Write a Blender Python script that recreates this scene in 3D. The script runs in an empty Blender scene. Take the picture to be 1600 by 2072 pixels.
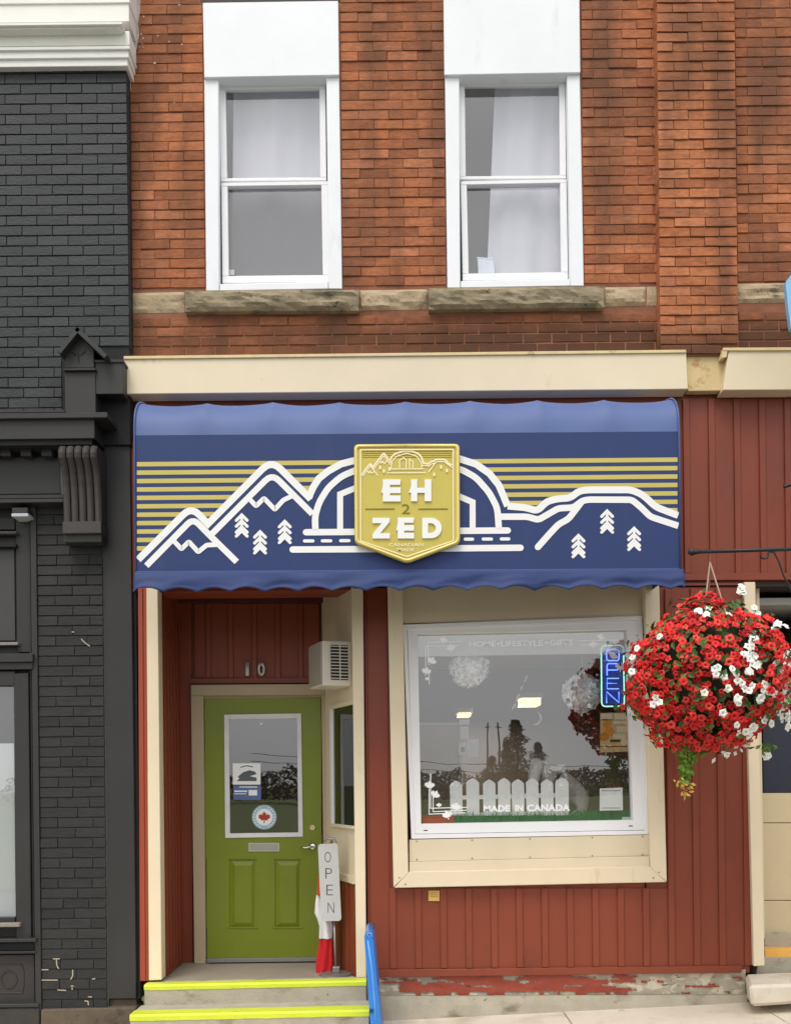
import bpy, bmesh, math, random
from mathutils import Vector, Matrix, Euler, noise
R = random.Random(7)
SC = bpy.context.scene
COL = SC.collection
# ------------------------------------------------------------ camera
F = 2002.0; CAM = Vector((0, -7, 1.7)); HOR = 1580.0
ROLL = math.radians(-0.62)
MROT = Matrix.Rotation(math.radians(90), 4, 'X') @ Matrix.Rotation(ROLL, 4, 'Z')
cd = bpy.data.cameras.new('camera'); cam = bpy.data.objects.new('camera', cd); COL.objects.link(cam)
cam.matrix_world = Matrix.Translation(CAM) @ MROT
cd.sensor_fit = 'HORIZONTAL'; cd.sensor_width = 36; cd.lens = 36*F/1600
cd.shift_y = (HOR-1036)/1600; cd.clip_end = 2000; cd.clip_start = .05
SC.camera = cam
# ------------------------------------------------------------ sky, sun, exposure
W = bpy.data.worlds.new('World'); SC.world = W; W.use_nodes = True
nt = W.node_tree; bgn = nt.nodes['Background']
sky = nt.nodes.new('ShaderNodeTexSky'); sky.sky_type = 'NISHITA'; sky.sun_disc = False
SUN_EL, SUN_AZ = math.radians(60), math.radians(200)
sky.sun_elevation = SUN_EL; sky.sun_rotation = SUN_AZ; sky.dust_density = 4; sky.air_density = 1.2
hs = nt.nodes.new('ShaderNodeHueSaturation'); hs.inputs['Saturation'].default_value = .22
nt.links.new(sky.outputs[0], hs.inputs['Color']); 
# even overcast deck veiling the clear-sky model, with soft cloud mottling
cl = nt.nodes.new('ShaderNodeTexNoise'); cl.inputs['Scale'].default_value = 2.2; cl.inputs['Detail'].default_value = 5
cm = nt.nodes.new('ShaderNodeMapRange'); cm.inputs[1].default_value = .3; cm.inputs[2].default_value = .7; cm.inputs[3].default_value = .86; cm.inputs[4].default_value = 1.12
tcn = nt.nodes.new('ShaderNodeTexCoord'); nt.links.new(tcn.outputs['Generated'], cl.inputs[0]); nt.links.new(cl.outputs[0], cm.inputs[0])
cv = nt.nodes.new('ShaderNodeMix'); cv.data_type = 'RGBA'; cv.blend_type = 'MULTIPLY'; cv.inputs[0].default_value = 1; cv.inputs[6].default_value = (6.9, 6.95, 7.1, 1); nt.links.new(cm.outputs[0], cv.inputs[7])
mxs = nt.nodes.new('ShaderNodeMix'); mxs.data_type = 'RGBA'; mxs.inputs[0].default_value = .75
nt.links.new(hs.outputs[0], mxs.inputs[6]); nt.links.new(cv.outputs[2], mxs.inputs[7]); nt.links.new(mxs.outputs[2], bgn.inputs[0])
bgn.inputs[1].default_value = .13
sl = bpy.data.lights.new('sun', 'SUN'); sl.energy = 1.3; sl.angle = math.radians(28); sl.color = (1, .95, .88)
so = bpy.data.objects.new('sun', sl); COL.objects.link(so)
# sky azimuth: rotation measured from +Y towards +X
sd = Vector((math.sin(SUN_AZ)*math.cos(SUN_EL), math.cos(SUN_AZ)*math.cos(SUN_EL), math.sin(SUN_EL)))
so.rotation_euler = sd.to_track_quat('Z', 'Y').to_euler()
SC.view_settings.view_transform = 'Standard'; SC.view_settings.look = 'None'
SC.view_settings.exposure = .52; SC.view_settings.gamma = 1
# ------------------------------------------------------------ helpers
def P(px, py, Y=0.0):
    d = MROT.to_3x3() @ Vector(((px-800)/F, (HOR-py)/F, -1))
    return CAM + d*((Y-CAM.y)/d.y)
def S(r, g, b):
    f = lambda c: (c/255/12.92) if c/255 <= .04045 else ((c/255+.055)/1.055)**2.4
    return (f(r), f(g), f(b))
MATS = {}
def mat(name, c, rough=.6, var=.12, scale=6, bump=.08, bscale=90, metal=0, stain=None, stretch=(1, 1, 1), spec=.4, emit=0, sss=0):
    if name in MATS: return MATS[name]
    m = bpy.data.materials.new(name); m.use_nodes = True; t = m.node_tree; b = t.nodes['Principled BSDF']
    N = t.nodes.new; L = t.links.new
    g = N('ShaderNodeNewGeometry'); mp = N('ShaderNodeMapping'); mp.inputs['Scale'].default_value = stretch
    L(g.outputs['Position'], mp.inputs[0])
    n1 = N('ShaderNodeTexNoise'); n1.inputs['Scale'].default_value = scale; n1.inputs['Detail'].default_value = 6
    n1.inputs['Roughness'].default_value = .65
    L(mp.outputs[0], n1.inputs[0])
    mr = N('ShaderNodeMapRange'); mr.inputs[1].default_value = .25; mr.inputs[2].default_value = .75
    mr.inputs[3].default_value = 1-var; mr.inputs[4].default_value = 1+var*.6
    L(n1.outputs[0], mr.inputs[0])
    mx = N('ShaderNodeMix'); mx.data_type = 'RGBA'; mx.blend_type = 'MULTIPLY'; mx.inputs[0].default_value = 1
    mx.inputs[6].default_value = (*c, 1); L(mr.outputs[0], mx.inputs[7])
    out = mx.outputs[2]
    if stain:
        for sc_, th, wid, col, st in stain:
            m2 = N('ShaderNodeMapping'); m2.inputs['Scale'].default_value = st; L(g.outputs['Position'], m2.inputs[0])
            n2 = N('ShaderNodeTexNoise'); n2.inputs['Scale'].default_value = sc_; n2.inputs['Detail'].default_value = 8
            n2.inputs['Roughness'].default_value = .6
            L(m2.outputs[0], n2.inputs[0])
            r2 = N('ShaderNodeMapRange'); r2.inputs[1].default_value = th; r2.inputs[2].default_value = th+wid
            L(n2.outputs[0], r2.inputs[0])
            x2 = N('ShaderNodeMix'); x2.data_type = 'RGBA'; L(r2.outputs[0], x2.inputs[0]); L(out, x2.inputs[6])
            x2.inputs[7].default_value = (*col, 1); out = x2.outputs[2]
    L(out, b.inputs['Base Color'])
    b.inputs['Metallic'].default_value = metal; b.inputs['Specular IOR Level'].default_value = spec
    rr = N('ShaderNodeMapRange'); rr.inputs[3].default_value = max(0, rough-.1); rr.inputs[4].default_value = min(1, rough+.12)
    L(n1.outputs[0], rr.inputs[0]); L(rr.outputs[0], b.inputs['Roughness'])
    if bump:
        n3 = N('ShaderNodeTexNoise'); n3.inputs['Scale'].default_value = bscale; n3.inputs['Detail'].default_value = 5
        L(mp.outputs[0], n3.inputs[0])
        bp = N('ShaderNodeBump'); bp.inputs['Strength'].default_value = min(1, bump*3); bp.inputs['Distance'].default_value = .004
        L(n3.outputs[0], bp.inputs['Height']); L(bp.outputs[0], b.inputs['Normal'])
    if emit:
        b.inputs['Emission Color'].default_value = (*c, 1); b.inputs['Emission Strength'].default_value = emit
    MATS[name] = m; return m
def glassmat(name, refl=.16, tint=(.9, .93, .92), rough=.0):
    m = bpy.data.materials.new(name); m.use_nodes = True; t = m.node_tree; t.nodes.clear(); N = t.nodes.new; L = t.links.new
    o = N('ShaderNodeOutputMaterial'); mx = N('ShaderNodeMixShader'); tr = N('ShaderNodeBsdfTransparent'); gl = N('ShaderNodeBsdfGlossy')
    lw = N('ShaderNodeLayerWeight'); lw.inputs[0].default_value = .3
    mr = N('ShaderNodeMapRange'); mr.inputs[3].default_value = refl; mr.inputs[4].default_value = 1
    L(lw.outputs['Fresnel'], mr.inputs[0]); mr.inputs[1].default_value = .05
    tr.inputs[0].default_value = (*tint, 1); gl.inputs['Roughness'].default_value = rough
    L(mr.outputs[0], mx.inputs[0]); L(tr.outputs[0], mx.inputs[1]); L(gl.outputs[0], mx.inputs[2]); L(mx.outputs[0], o.inputs[0])
    # slight waviness of the pane
    n = N('ShaderNodeTexNoise'); n.inputs['Scale'].default_value = 1.6; g = N('ShaderNodeNewGeometry'); L(g.outputs['Position'], n.inputs[0])
    bp = N('ShaderNodeBump'); bp.inputs['Strength'].default_value = .25; bp.inputs['Distance'].default_value = .004
    L(n.outputs[0], bp.inputs['Height']); L(bp.outputs[0], gl.inputs['Normal'])
    return m
WLOC = {}
def wl(o): return WLOC.get(o.name, Vector((0, 0, 0))) if o else Vector((0, 0, 0))
def finish(name, me, m, parent, loc, kind=None, smooth=False):
    if m and not me.materials: me.materials.append(m)
    if smooth:
        for p in me.polygons: p.use_smooth = True
    o = bpy.data.objects.new(name, me); COL.objects.link(o); o.parent = parent
    o.location = loc - wl(parent); WLOC[o.name] = loc.copy()
    if kind: o['kind'] = kind
    return o
def obj(name, bm, m, parent=None, kind=None, smooth=False, label=None):
    vs = bm.verts
    c = Vector(((min(v.co.x for v in vs)+max(v.co.x for v in vs))/2, (min(v.co.y for v in vs)+max(v.co.y for v in vs))/2,
                min(v.co.z for v in vs) if parent is None else (min(v.co.z for v in vs)+max(v.co.z for v in vs))/2))
    for v in vs: v.co -= c
    bmesh.ops.recalc_face_normals(bm, faces=bm.faces) if kind != 'raw' else None
    me = bpy.data.meshes.new(name); bm.to_mesh(me); bm.free()
    o = finish(name, me, m, parent, c, None if kind == 'raw' else kind, smooth)
    if label: o['label'] = label
    return o
def thing(name, label, cat, loc, group=None):
    o = bpy.data.objects.new(name, None); COL.objects.link(o); o.location = loc; WLOC[o.name] = Vector(loc)
    o.empty_display_size = .1
    o['label'] = label; o['category'] = cat
    if group: o['group'] = group
    return o
def tag(o, label, cat, group=None):
    o['label'] = label; o['category'] = cat
    if group: o['group'] = group
    return o
def hexa(bm, f, b, bev=0):      # f, b: four front and four back corners
    v = [bm.verts.new(p) for p in list(f)+list(b)]
    fs = [(0, 1, 2, 3), (7, 6, 5, 4), (0, 4, 5, 1), (1, 5, 6, 2), (2, 6, 7, 3), (3, 7, 4, 0)]
    fl = [bm.faces.new([v[i] for i in q]) for q in fs]
    if bev:
        es = list({e for q in fl for e in q.edges})
        bmesh.ops.bevel(bm, geom=es, offset=bev, segments=1, affect='EDGES', profile=.5)
def box(bm, x0, x1, y0, y1, z0, z1, bev=0):
    f = [Vector((x0, y0, z0)), Vector((x1, y0, z0)), Vector((x1, y0, z1)), Vector((x0, y0, z1))]
    hexa(bm, f, [p+Vector((0, y1-y0, 0)) for p in f], bev)
def quad(bm, tl, tr, br, bl, Y0, Y1, bev=.002):
    f = [P(*q, Y0) for q in (bl, br, tr, tl)]
    hexa(bm, f, [p+Vector((0, Y1-Y0, 0)) for p in f], bev)
def rect(bm, x0, y0, x1, y1, Y0, Y1, bev=.002):   # world aligned box from photo measures at the front depth
    xm, ym = (x0+x1)/2, (y0+y1)/2
    box(bm, P(x0, ym, Y0).x, P(x1, ym, Y0).x, Y0, Y1, P(xm, y1, Y0).z, P(xm, y0, Y0).z, bev)
def poly(bm, pts, Y0, Y1=None):
    v = [bm.verts.new(P(x, y, Y0)) for x, y in pts]
    bm.faces.new(v)
    if Y1 is not None:
        w = [bm.verts.new(a.co+Vector((0, Y1-Y0, 0))) for a in v]; bm.faces.new(w[::-1])
        n = len(v)
        for i in range(n): bm.faces.new((v[i], w[i], w[(i+1) % n], v[(i+1) % n]))
def one(name, fn, args, m, parent, **k):
    bm = bmesh.new(); fn(bm, *args, **{a: k.pop(a) for a in list(k) if a == 'bev'}); return obj(name, bm, m, parent, **k)
def tube(bm, pts, rad, seg=8, cap=True):
    pts = [Vector(p) for p in pts]; n = len(pts)
    if not hasattr(rad, '__len__'): rad = [rad]*n
    rings = []; prev = None
    for i, p in enumerate(pts):
        t = (pts[min(i+1, n-1)]-pts[max(i-1, 0)]).normalized()
        if prev is None:
            a = t.orthogonal().normalized()
        else:
            a = (prev-t*prev.dot(t)).normalized()
        prev = a; b = t.cross(a)
        rings.append([bm.verts.new(p+(a*math.cos(k*math.tau/seg)+b*math.sin(k*math.tau/seg))*rad[i]) for k in range(seg)])
    for i in range(n-1):
        for k in range(seg):
            bm.faces.new((rings[i][k], rings[i][(k+1) % seg], rings[i+1][(k+1) % seg], rings[i+1][k]))
    if cap: bm.faces.new(rings[0][::-1]); bm.faces.new(rings[-1])
def fillet(pts, r):
    out = [pts[0]]
    for i in range(1, len(pts)-1):
        a, b, c = (Vector(q) for q in (pts[i-1], pts[i], pts[i+1]))
        u, v = (a-b), (c-b); d = min(r, u.length*.48, v.length*.48); u.normalize(); v.normalize()
        s, e = b+u*d, b+v*d
        for k in range(6):
            t = k/5; out.append(tuple(s*(1-t)**2+b*2*t*(1-t)+e*t*t))
    out.append(pts[-1]); return out
def ribbon(bm, pts, w, Y, caps=True, closed=False, Y1=None):
    # flat mitred strip in photo measures at depth Y
    pts = [Vector(p) for p in pts]; q = [pts[0]]
    for p in pts[1:]:
        if (p-q[-1]).length > .3: q.append(p)
    pts = q; n = len(pts); Lp, Rp = [], []
    for i in range(n):
        a = pts[(i-1) % n] if (i > 0 or closed) else None; b = pts[(i+1) % n] if (i < n-1 or closed) else None
        d1 = (pts[i]-a).normalized() if a is not None else (b-pts[i]).normalized()
        d2 = (b-pts[i]).normalized() if b is not None else d1
        nn = Vector((-(d1.y+d2.y), d1.x+d2.x)).normalized(); k = w/2/max(.4, nn.dot(Vector((-d1.y, d1.x))))
        Lp.append(pts[i]+nn*k); Rp.append(pts[i]-nn*k)
    if caps and not closed:
        def arc(c, s, sgn):
            o = []
            for k in range(1, 6):
                an = math.pi*k/6*sgn; v = s-c
                o.append(c+Vector((v.x*math.cos(an)-v.y*math.sin(an), v.x*math.sin(an)+v.y*math.cos(an))))
            return o
        endc = arc(pts[-1], Lp[-1], -1); startc = arc(pts[0], Rp[0], -1)
    else: endc = startc = []
    if closed:
        vl = [bm.verts.new(P(*p, Y)) for p in Lp]; vr = [bm.verts.new(P(*p, Y)) for p in Rp]
        for i in range(n):
            j = (i+1) % n; bm.faces.new((vl[i], vl[j], vr[j], vr[i]))
        return
    vl = [bm.verts.new(P(*p, Y)) for p in Lp]; vr = [bm.verts.new(P(*p, Y)) for p in Rp]
    for i in range(n-1): bm.faces.new((vl[i], vl[i+1], vr[i+1], vr[i]))
    if endc: bm.faces.new([vl[-1]]+[bm.verts.new(P(*p, Y)) for p in endc]+[vr[-1]])
    if startc: bm.faces.new([vr[0]]+[bm.verts.new(P(*p, Y)) for p in startc]+[vl[0]])
def text(name, s, x0, y0, x1, y1, Y, m, parent, bold=.0, thick=.001, slant=0):
    cu = bpy.data.curves.new('t', 'FONT'); cu.body = s; cu.offset = bold; cu.resolution_u = 3
    to = bpy.data.objects.new('t', cu); COL.objects.link(to)
    bpy.context.view_layer.update()
    me = bpy.data.meshes.new_from_object(to.evaluated_get(bpy.context.evaluated_depsgraph_get()))
    bpy.data.objects.remove(to); bm = bmesh.new(); bm.from_mesh(me)
    xs = [v.co.x for v in bm.verts]; ys = [v.co.y for v in bm.verts]
    a, b, c, d = min(xs), max(xs), min(ys), max(ys)
    if thick:
        g = bmesh.ops.extrude_face_region(bm, geom=bm.faces[:])
        for v in g['geom']:
            if isinstance(v, bmesh.types.BMVert): v.co.z = -1
    for v in bm.verts:
        u = (v.co.x-a)/(b-a); w = (v.co.y-c)/(d-c)
        q = P(x0+(x1-x0)*u, y1+(y0-y1)*w + slant*(u-.5), Y)
        if v.co.z < -.5: q.y += thick
        v.co = q
    return obj(name, bm, m, parent)
def pxm(Y): return F/(Y+7)
LEAF = [(0, -1), (.14, -.68), (.3, -.74), (.26, -.36), (.55, -.6), (.62, -.42), (.95, -.42), (.82, -.2), (.98, -.02), (.5, .28), (.54, .44),
        (.08, .38), (.08, .85)]
LEAF = LEAF+[(-x, y) for x, y in LEAF[::-1] if x > 0]
def leaf(bm, cx, cy, s, Y, rot=0, Y1=None):
    c, n = math.cos(rot), math.sin(rot)
    pts = [(cx+(x*c-y*n)*s, cy+(x*n+y*c)*s) for x, y in LEAF]
    cv = bm.verts.new(P(cx, cy, Y)); vv = [bm.verts.new(P(*p, Y)) for p in pts]
    for i in range(len(vv)): bm.faces.new((cv, vv[i], vv[(i+1) % len(vv)]))
# ------------------------------------------------------------ materials
def brickmat(name, ramp, soot=None, grain=.25, sootz=0, spk=0, rough=.85):
    m = bpy.data.materials.new(name); m.use_nodes = True; t = m.node_tree; b = t.nodes['Principled BSDF']; N = t.nodes.new; L = t.links.new
    oi = N('ShaderNodeObjectInfo'); g = N('ShaderNodeNewGeometry'); ad = N('ShaderNodeMath'); ad.operation = 'ADD'
    L(oi.outputs['Random'], ad.inputs[0]); L(g.outputs['Random Per Island'], ad.inputs[1])
    fr = N('ShaderNodeMath'); fr.operation = 'FRACT'; L(ad.outputs[0], fr.inputs[0])
    cr = N('ShaderNodeValToRGB'); e = cr.color_ramp.elements; e[0].color = (*ramp[0], 1); e[1].color = (*ramp[-1], 1)
    for i, c in enumerate(ramp[1:-1]):
        x = e.new((i+1)/(len(ramp)-1)); x.color = (*c, 1)
    L(fr.outputs[0], cr.inputs[0])
    mp = N('ShaderNodeMapping'); mp.inputs['Scale'].default_value = (1, 1, 3); L(g.outputs['Position'], mp.inputs[0])
    n1 = N('ShaderNodeTexNoise'); n1.inputs['Scale'].default_value = 14; n1.inputs['Detail'].default_value = 9; n1.inputs['Roughness'].default_value = .7
    L(mp.outputs[0], n1.inputs[0])
    mr = N('ShaderNodeMapRange'); mr.inputs[1].default_value = .3; mr.inputs[2].default_value = .7
    mr.inputs[3].default_value = 1-grain*1.7; mr.inputs[4].default_value = 1+grain*.6; L(n1.outputs[0], mr.inputs[0])
    mx = N('ShaderNodeMix'); mx.data_type = 'RGBA'; mx.blend_type = 'MULTIPLY'; mx.inputs[0].default_value = 1
    L(cr.outputs[0], mx.inputs[6]); L(mr.outputs[0], mx.inputs[7]); out = mx.outputs[2]
    def mixin(fac, col):
        nonlocal out
        x = N('ShaderNodeMix'); x.data_type = 'RGBA'; L(fac, x.inputs[0]); L(out, x.inputs[6]); x.inputs[7].default_value = (*col, 1); out = x.outputs[2]
    if soot:
        # broad old dirt stains, streaked down the wall
        m3 = N('ShaderNodeMapping'); m3.inputs['Scale'].default_value = (2.4, 1, .55); L(g.outputs['Position'], m3.inputs[0])
        n2 = N('ShaderNodeTexNoise'); n2.inputs['Scale'].default_value = 1.5; n2.inputs['Detail'].default_value = 5; L(m3.outputs[0], n2.inputs[0])
        r2 = N('ShaderNodeMapRange'); r2.inputs[1].default_value = .42; r2.inputs[2].default_value = .66; r2.inputs[4].default_value = .8
        L(n2.outputs[0], r2.inputs[0]); mixin(r2.outputs[0], soot)
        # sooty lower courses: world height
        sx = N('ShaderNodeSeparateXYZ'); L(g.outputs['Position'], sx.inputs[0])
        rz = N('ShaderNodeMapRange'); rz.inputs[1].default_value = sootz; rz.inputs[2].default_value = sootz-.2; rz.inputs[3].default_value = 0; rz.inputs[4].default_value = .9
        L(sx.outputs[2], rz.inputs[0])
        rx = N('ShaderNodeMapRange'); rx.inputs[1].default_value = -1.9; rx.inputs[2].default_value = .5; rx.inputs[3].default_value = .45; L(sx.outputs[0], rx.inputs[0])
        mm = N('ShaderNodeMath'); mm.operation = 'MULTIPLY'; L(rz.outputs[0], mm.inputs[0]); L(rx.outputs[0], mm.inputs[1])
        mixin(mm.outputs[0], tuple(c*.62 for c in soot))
    if spk:
        n4 = N('ShaderNodeTexNoise'); n4.inputs['Scale'].default_value = 9; n4.inputs['Detail'].default_value = 10; n4.inputs['Roughness'].default_value = .8
        L(g.outputs['Position'], n4.inputs[0]); r4 = N('ShaderNodeMapRange'); r4.inputs[1].default_value = spk; r4.inputs[2].default_value = spk+.02
        L(n4.outputs[0], r4.inputs[0]); mixin(r4.outputs[0], (.55, .45, .38))
    L(out, b.inputs['Base Color']); b.inputs['Roughness'].default_value = rough; b.inputs['Specular IOR Level'].default_value = .3
    n3 = N('ShaderNodeTexNoise'); n3.inputs['Scale'].default_value = 45; n3.inputs['Detail'].default_value = 8; L(mp.outputs[0], n3.inputs[0])
    bp = N('ShaderNodeBump'); bp.inputs['Strength'].default_value = .7; bp.inputs['Distance'].default_value = .005
    L(n3.outputs[0], bp.inputs['Height']); L(bp.outputs[0], b.inputs['Normal'])
    return m
ZSILL = P(800, 625, 0).z
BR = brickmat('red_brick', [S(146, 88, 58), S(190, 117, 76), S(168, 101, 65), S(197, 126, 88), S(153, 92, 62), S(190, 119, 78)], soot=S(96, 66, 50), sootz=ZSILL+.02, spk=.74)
BRP = brickmat('pilaster_brick', [S(164, 99, 64), S(196, 123, 82), S(178, 109, 70), S(202, 131, 90), S(157, 97, 66)], soot=S(104, 68, 50), sootz=P(1400, 660, 0).z, spk=.78)
BB = brickmat('black_painted_brick', [S(47, 49, 51), S(55, 58, 60), S(50, 53, 55), S(60, 62, 63)], grain=.14, rough=.55)
BB2 = brickmat('black_rough_brick', [S(42, 41, 41), S(51, 51, 50), S(46, 45, 45)], grain=.18, spk=.77, rough=.6)
MORT = mat('mortar', S(150, 100, 76), .95, .25, 8, .3, 120, stain=[(1.6, .46, .2, S(110, 64, 46), (1, 1, .6))])
MORTB = mat('black_mortar', S(34, 35, 36), .8, .2, 8, .3, 120)
MORTP = mat('pier_mortar', S(82, 79, 76), .8, .3, 9, .3, 120)
BLK = mat('black_paint', S(51, 50, 49), .5, .14, 3, .06, 60, stain=[(14, .74, .02, S(120, 112, 104), (1, 1, .5))])
BLK2 = mat('black_trim_paint', S(49, 47, 47), .45, .18, 6, .1, 50, stain=[(10, .70, .03, S(104, 94, 88), (.4, 1, 2))])
DARK = mat('black_paint_and_shade', S(26, 26, 27), .7, .2, 4, 0)  # black for small dark parts, and for shade painted under the cornice
WHC = mat('white_cornice_paint', S(236, 234, 228), .5, .07, 4, .05, stain=[(9, .68, .05, S(190, 180, 160), (.5, 1, 2))])
WH = mat('white_metal', S(238, 240, 244), .42, .06, 1.6, .05, 20, stain=[(7, .60, .2, S(216, 216, 214), (1, 1, .25)), (30, .74, .02, S(150, 140, 128), (1, 1, .5))])
WHV = mat('white_vinyl', S(240, 240, 242), .35, .04, 3, .0, stain=[(12, .74, .04, S(176, 172, 164), (1, 1, .3))])
BEI = mat('beige_metal', S(230, 214, 184), .45, .08, 1.5, .05, 20, stain=[(6, .63, .15, S(196, 172, 134), (1, 1, .3)), (32, .74, .02, S(150, 118, 80), (1, 1, .6))])
BEI2 = mat('beige_board', S(222, 207, 178), .5, .07, 2.5, .05, 40)
RUST = mat('rusty_beige', S(214, 190, 140), .6, .12, 4, .1, stain=[(5.5, .54, .1, S(170, 105, 38), (1, 1, 1))])
RED = mat('oxblood_siding', S(132, 62, 40), .42, .12, 2.2, .04, 30, stretch=(1, 1, .3), stain=[(3.5, .56, .2, S(116, 56, 40), (1, 1, .4)), (34, .745, .02, S(176, 124, 100), (1, 1, 1))])
REDT = mat('red_trim', S(158, 72, 48), .42, .08, 2.2, .03)
GRN = mat('green_door_paint', S(119, 131, 30), .36, .09, 2, .1, 45, stain=[(11, .70, .05, S(84, 92, 34), (1, 1, .5))])
STONE = mat('sandstone', S(178, 158, 128), .9, .25, 9, .5, 55, stain=[(6, .56, .12, S(118, 106, 82), (1, 1, 2)), (14, .64, .04, S(86, 78, 62), (1, 1, 1.6))])
STONED = mat('weathered_sandstone', S(150, 136, 110), .9, .3, 10, .6, 55, stain=[(5, .48, .14, S(104, 97, 76), (1, 1, 2)), (15, .62, .05, S(74, 68, 54), (1, 1, 1.5))])
CONC = mat('concrete', S(176, 168, 150), .9, .2, 5, .35, 110, stain=[(4, .56, .15, S(128, 118, 98), (1, 1, 1.6)), (22, .68, .03, S(98, 88, 72), (1, 1, 1))])
CONC2 = mat('sidewalk_concrete', S(214, 204, 186), .88, .09, 4, .25, 160, stain=[(3, .52, .2, S(186, 174, 152), (1, 1, 1)), (40, .68, .04, S(130, 120, 104), (1, 1, 1))])
PEEL = mat('bare_foundation', S(168, 160, 142), .9, .25, 7, .5, 70,
           stain=[(9, .5, .06, S(198, 188, 166), (1, 1, 1.7)), (14, .62, .02, S(104, 92, 76), (.6, 1, 1.7)), (17, .70, .01, S(140, 66, 48), (1, 1, 1.5))])
LANDING = mat('landing_boards', S(150, 140, 124), .8, .15, 5, .2, 60)
YEL = mat('safety_yellow', S(206, 219, 56), .5, .1, 8, .2, 90, stain=[(24, .645, .03, S(178, 176, 110), (1, 1, 1))])
ORG = mat('orange_yellow_paint', S(232, 176, 84), .6, .08, 8, .1)
BLU = mat('blue_awning_canvas', S(40, 58, 108), .6, .07, 3, .12, 700, spec=.4, stain=[(5, .60, .2, S(50, 66, 108), (1, 1, .4))])
BLUT = mat('blue_awning_lit_top', S(78, 98, 148), .55, .09, 2.2, .1, 600, spec=.5)  # same canvas, lightened to paint the skylight on the curved top
PWH = mat('white_print', S(238, 238, 236), .5, .02, 3, 0)
PGO = mat('gold_print', S(200, 184, 98), .5, .05, 3, 0)
GOLD = mat('gold_plate', S(200, 184, 88), .5, .08, 5, .0, metal=.1)
GOLDR = mat('gold_rim', S(232, 212, 130), .4, .05, 3, 0, metal=.2)
GOLDD = mat('dark_gold_print', S(130, 112, 34), .5, .02, 3, 0)
CRM = mat('cream_print', S(246, 232, 190), .5, .02, 3, 0)
IRON = mat('black_iron', S(38, 40, 46), .4, .15, 20, .1)
STEEL = mat('grey_steel', S(150, 148, 144), .35, .1, 10, 0, metal=.7)
CHROME = mat('chrome', S(215, 215, 215), .15, .02, 5, 0, metal=1)
BRASS = mat('satin_brass', S(220, 208, 160), .25, .05, 5, 0, metal=.8)
GREYP = mat('grey_sign_metal', S(190, 190, 188), .5, .06, 9, .04)
INK = mat('dark_ink', S(60, 58, 56), .7, .02, 3, 0)
DSTAIN = S(120, 100, 80)
CURT = mat('sheer_curtain', S(212, 212, 220), .9, .05, 4, .05, 200)
SCRN = mat('insect_screen', S(100, 96, 92), .9, .05, 4, .05, 400)
ROOM = mat('room_wall', S(176, 172, 166), .9, .05, 2, 0)
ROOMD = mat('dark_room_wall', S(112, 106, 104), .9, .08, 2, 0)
ROOMF = mat('room_floor', S(104, 90, 76), .7, .15, 3, 0)
GLS = glassmat('shop_glass', .23, (1, 1, 1))
GLU = glassmat('upper_glass', .22, (.95, .95, .97))
GLD = glassmat('dark_glass', .10, (.5, .5, .52))
PAPER = mat('white_paper', S(240, 242, 242), .8, .05, 10, .05, 40)
# ============================================================ SETTING
def gz(x): return P(800, 2063, 0).z + (P(1501, 2030, 0).z-P(775, 2066.8, 0).z)/(P(1501, 2030, 0).x-P(775, 2066.8, 0).x)*(x-0)
def sheet(name, x0, x1, y0, y1, dz, m, kind='structure', nx=1, slopefn=gz, parent=None):
    bm = bmesh.new(); vs = []
    for i in range(nx+1):
        x = x0+(x1-x0)*i/nx
        vs.append((bm.verts.new((x, y0, slopefn(x)+dz)), bm.verts.new((x, y1, slopefn(x)+dz))))
    for i in range(nx): bm.faces.new((vs[i][0], vs[i+1][0], vs[i+1][1], vs[i][1]))
    return obj(name, bm, m, parent, kind=kind)
def gflat(x): return max(-.6, min(.6, gz(x)))
ASPH = mat('asphalt', S(88, 88, 90), .9, .15, 1.5, .3, 150)
GRASSG = mat('grass_ground', S(86, 98, 48), .95, .3, 1.2, .3, 40)
sheet('ground', -400, 400, -400, 400, -.9, GRASSG, nx=1, slopefn=lambda x: 0)
sheet('road', -60, 60, -13, -2.6, -.14, ASPH, nx=40, slopefn=gflat)
sheet('far_verge', -60, 60, -60, -13, -.10, GRASSG, nx=40, slopefn=gflat)
sheet('pavement_bed', -14, 14, -2.6, .4, -.06, ASPH, nx=20)
walk = thing('sidewalk', 'pale concrete sidewalk sloping up along the shopfront', 'sidewalk', (0, -1.3, gz(0)))
walk['kind'] = 'structure'
del walk['category']
jx = [P(1138, 2048, 0).x + 1.345*k for k in range(-5, 5)]
for i in range(len(jx)-1):
    for (ya, yb) in ((-1.28, .0), (-2.6, -1.29)):
        bm = bmesh.new(); a, b = jx[i]+.004, jx[i+1]-.004
        f = [Vector((a, ya, gz(a)-.1)), Vector((b, ya, gz(b)-.1)), Vector((b, ya, gz(b))), Vector((a, ya, gz(a)))]
        hexa(bm, f, [p+Vector((0, yb-ya, 0)) for p in f], .004)
        obj('slab', bm, CONC2, walk)
one('kerb', box, (-12, 12, -2.78, -2.6, -.5, -.06), CONC, None, kind='structure', bev=.01) if False else None
bm = bmesh.new()
for k in range(12):
    a = -12+2*k; b = a+1.99
    f = [Vector((a, -2.78, gz(a)-.3)), Vector((b, -2.78, gz(b)-.3)), Vector((b, -2.78, gz(b))), Vector((a, -2.78, gz(a)))]
    hexa(bm, f, [p+Vector((0, .17, 0)) for p in f], .012)
obj('kerb', bm, CONC, None, kind='structure')
for px, s in ((1255, 1), (1581, .8), (560, .7), (1000, .6)):   # fallen bits on the walk
    pass
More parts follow.
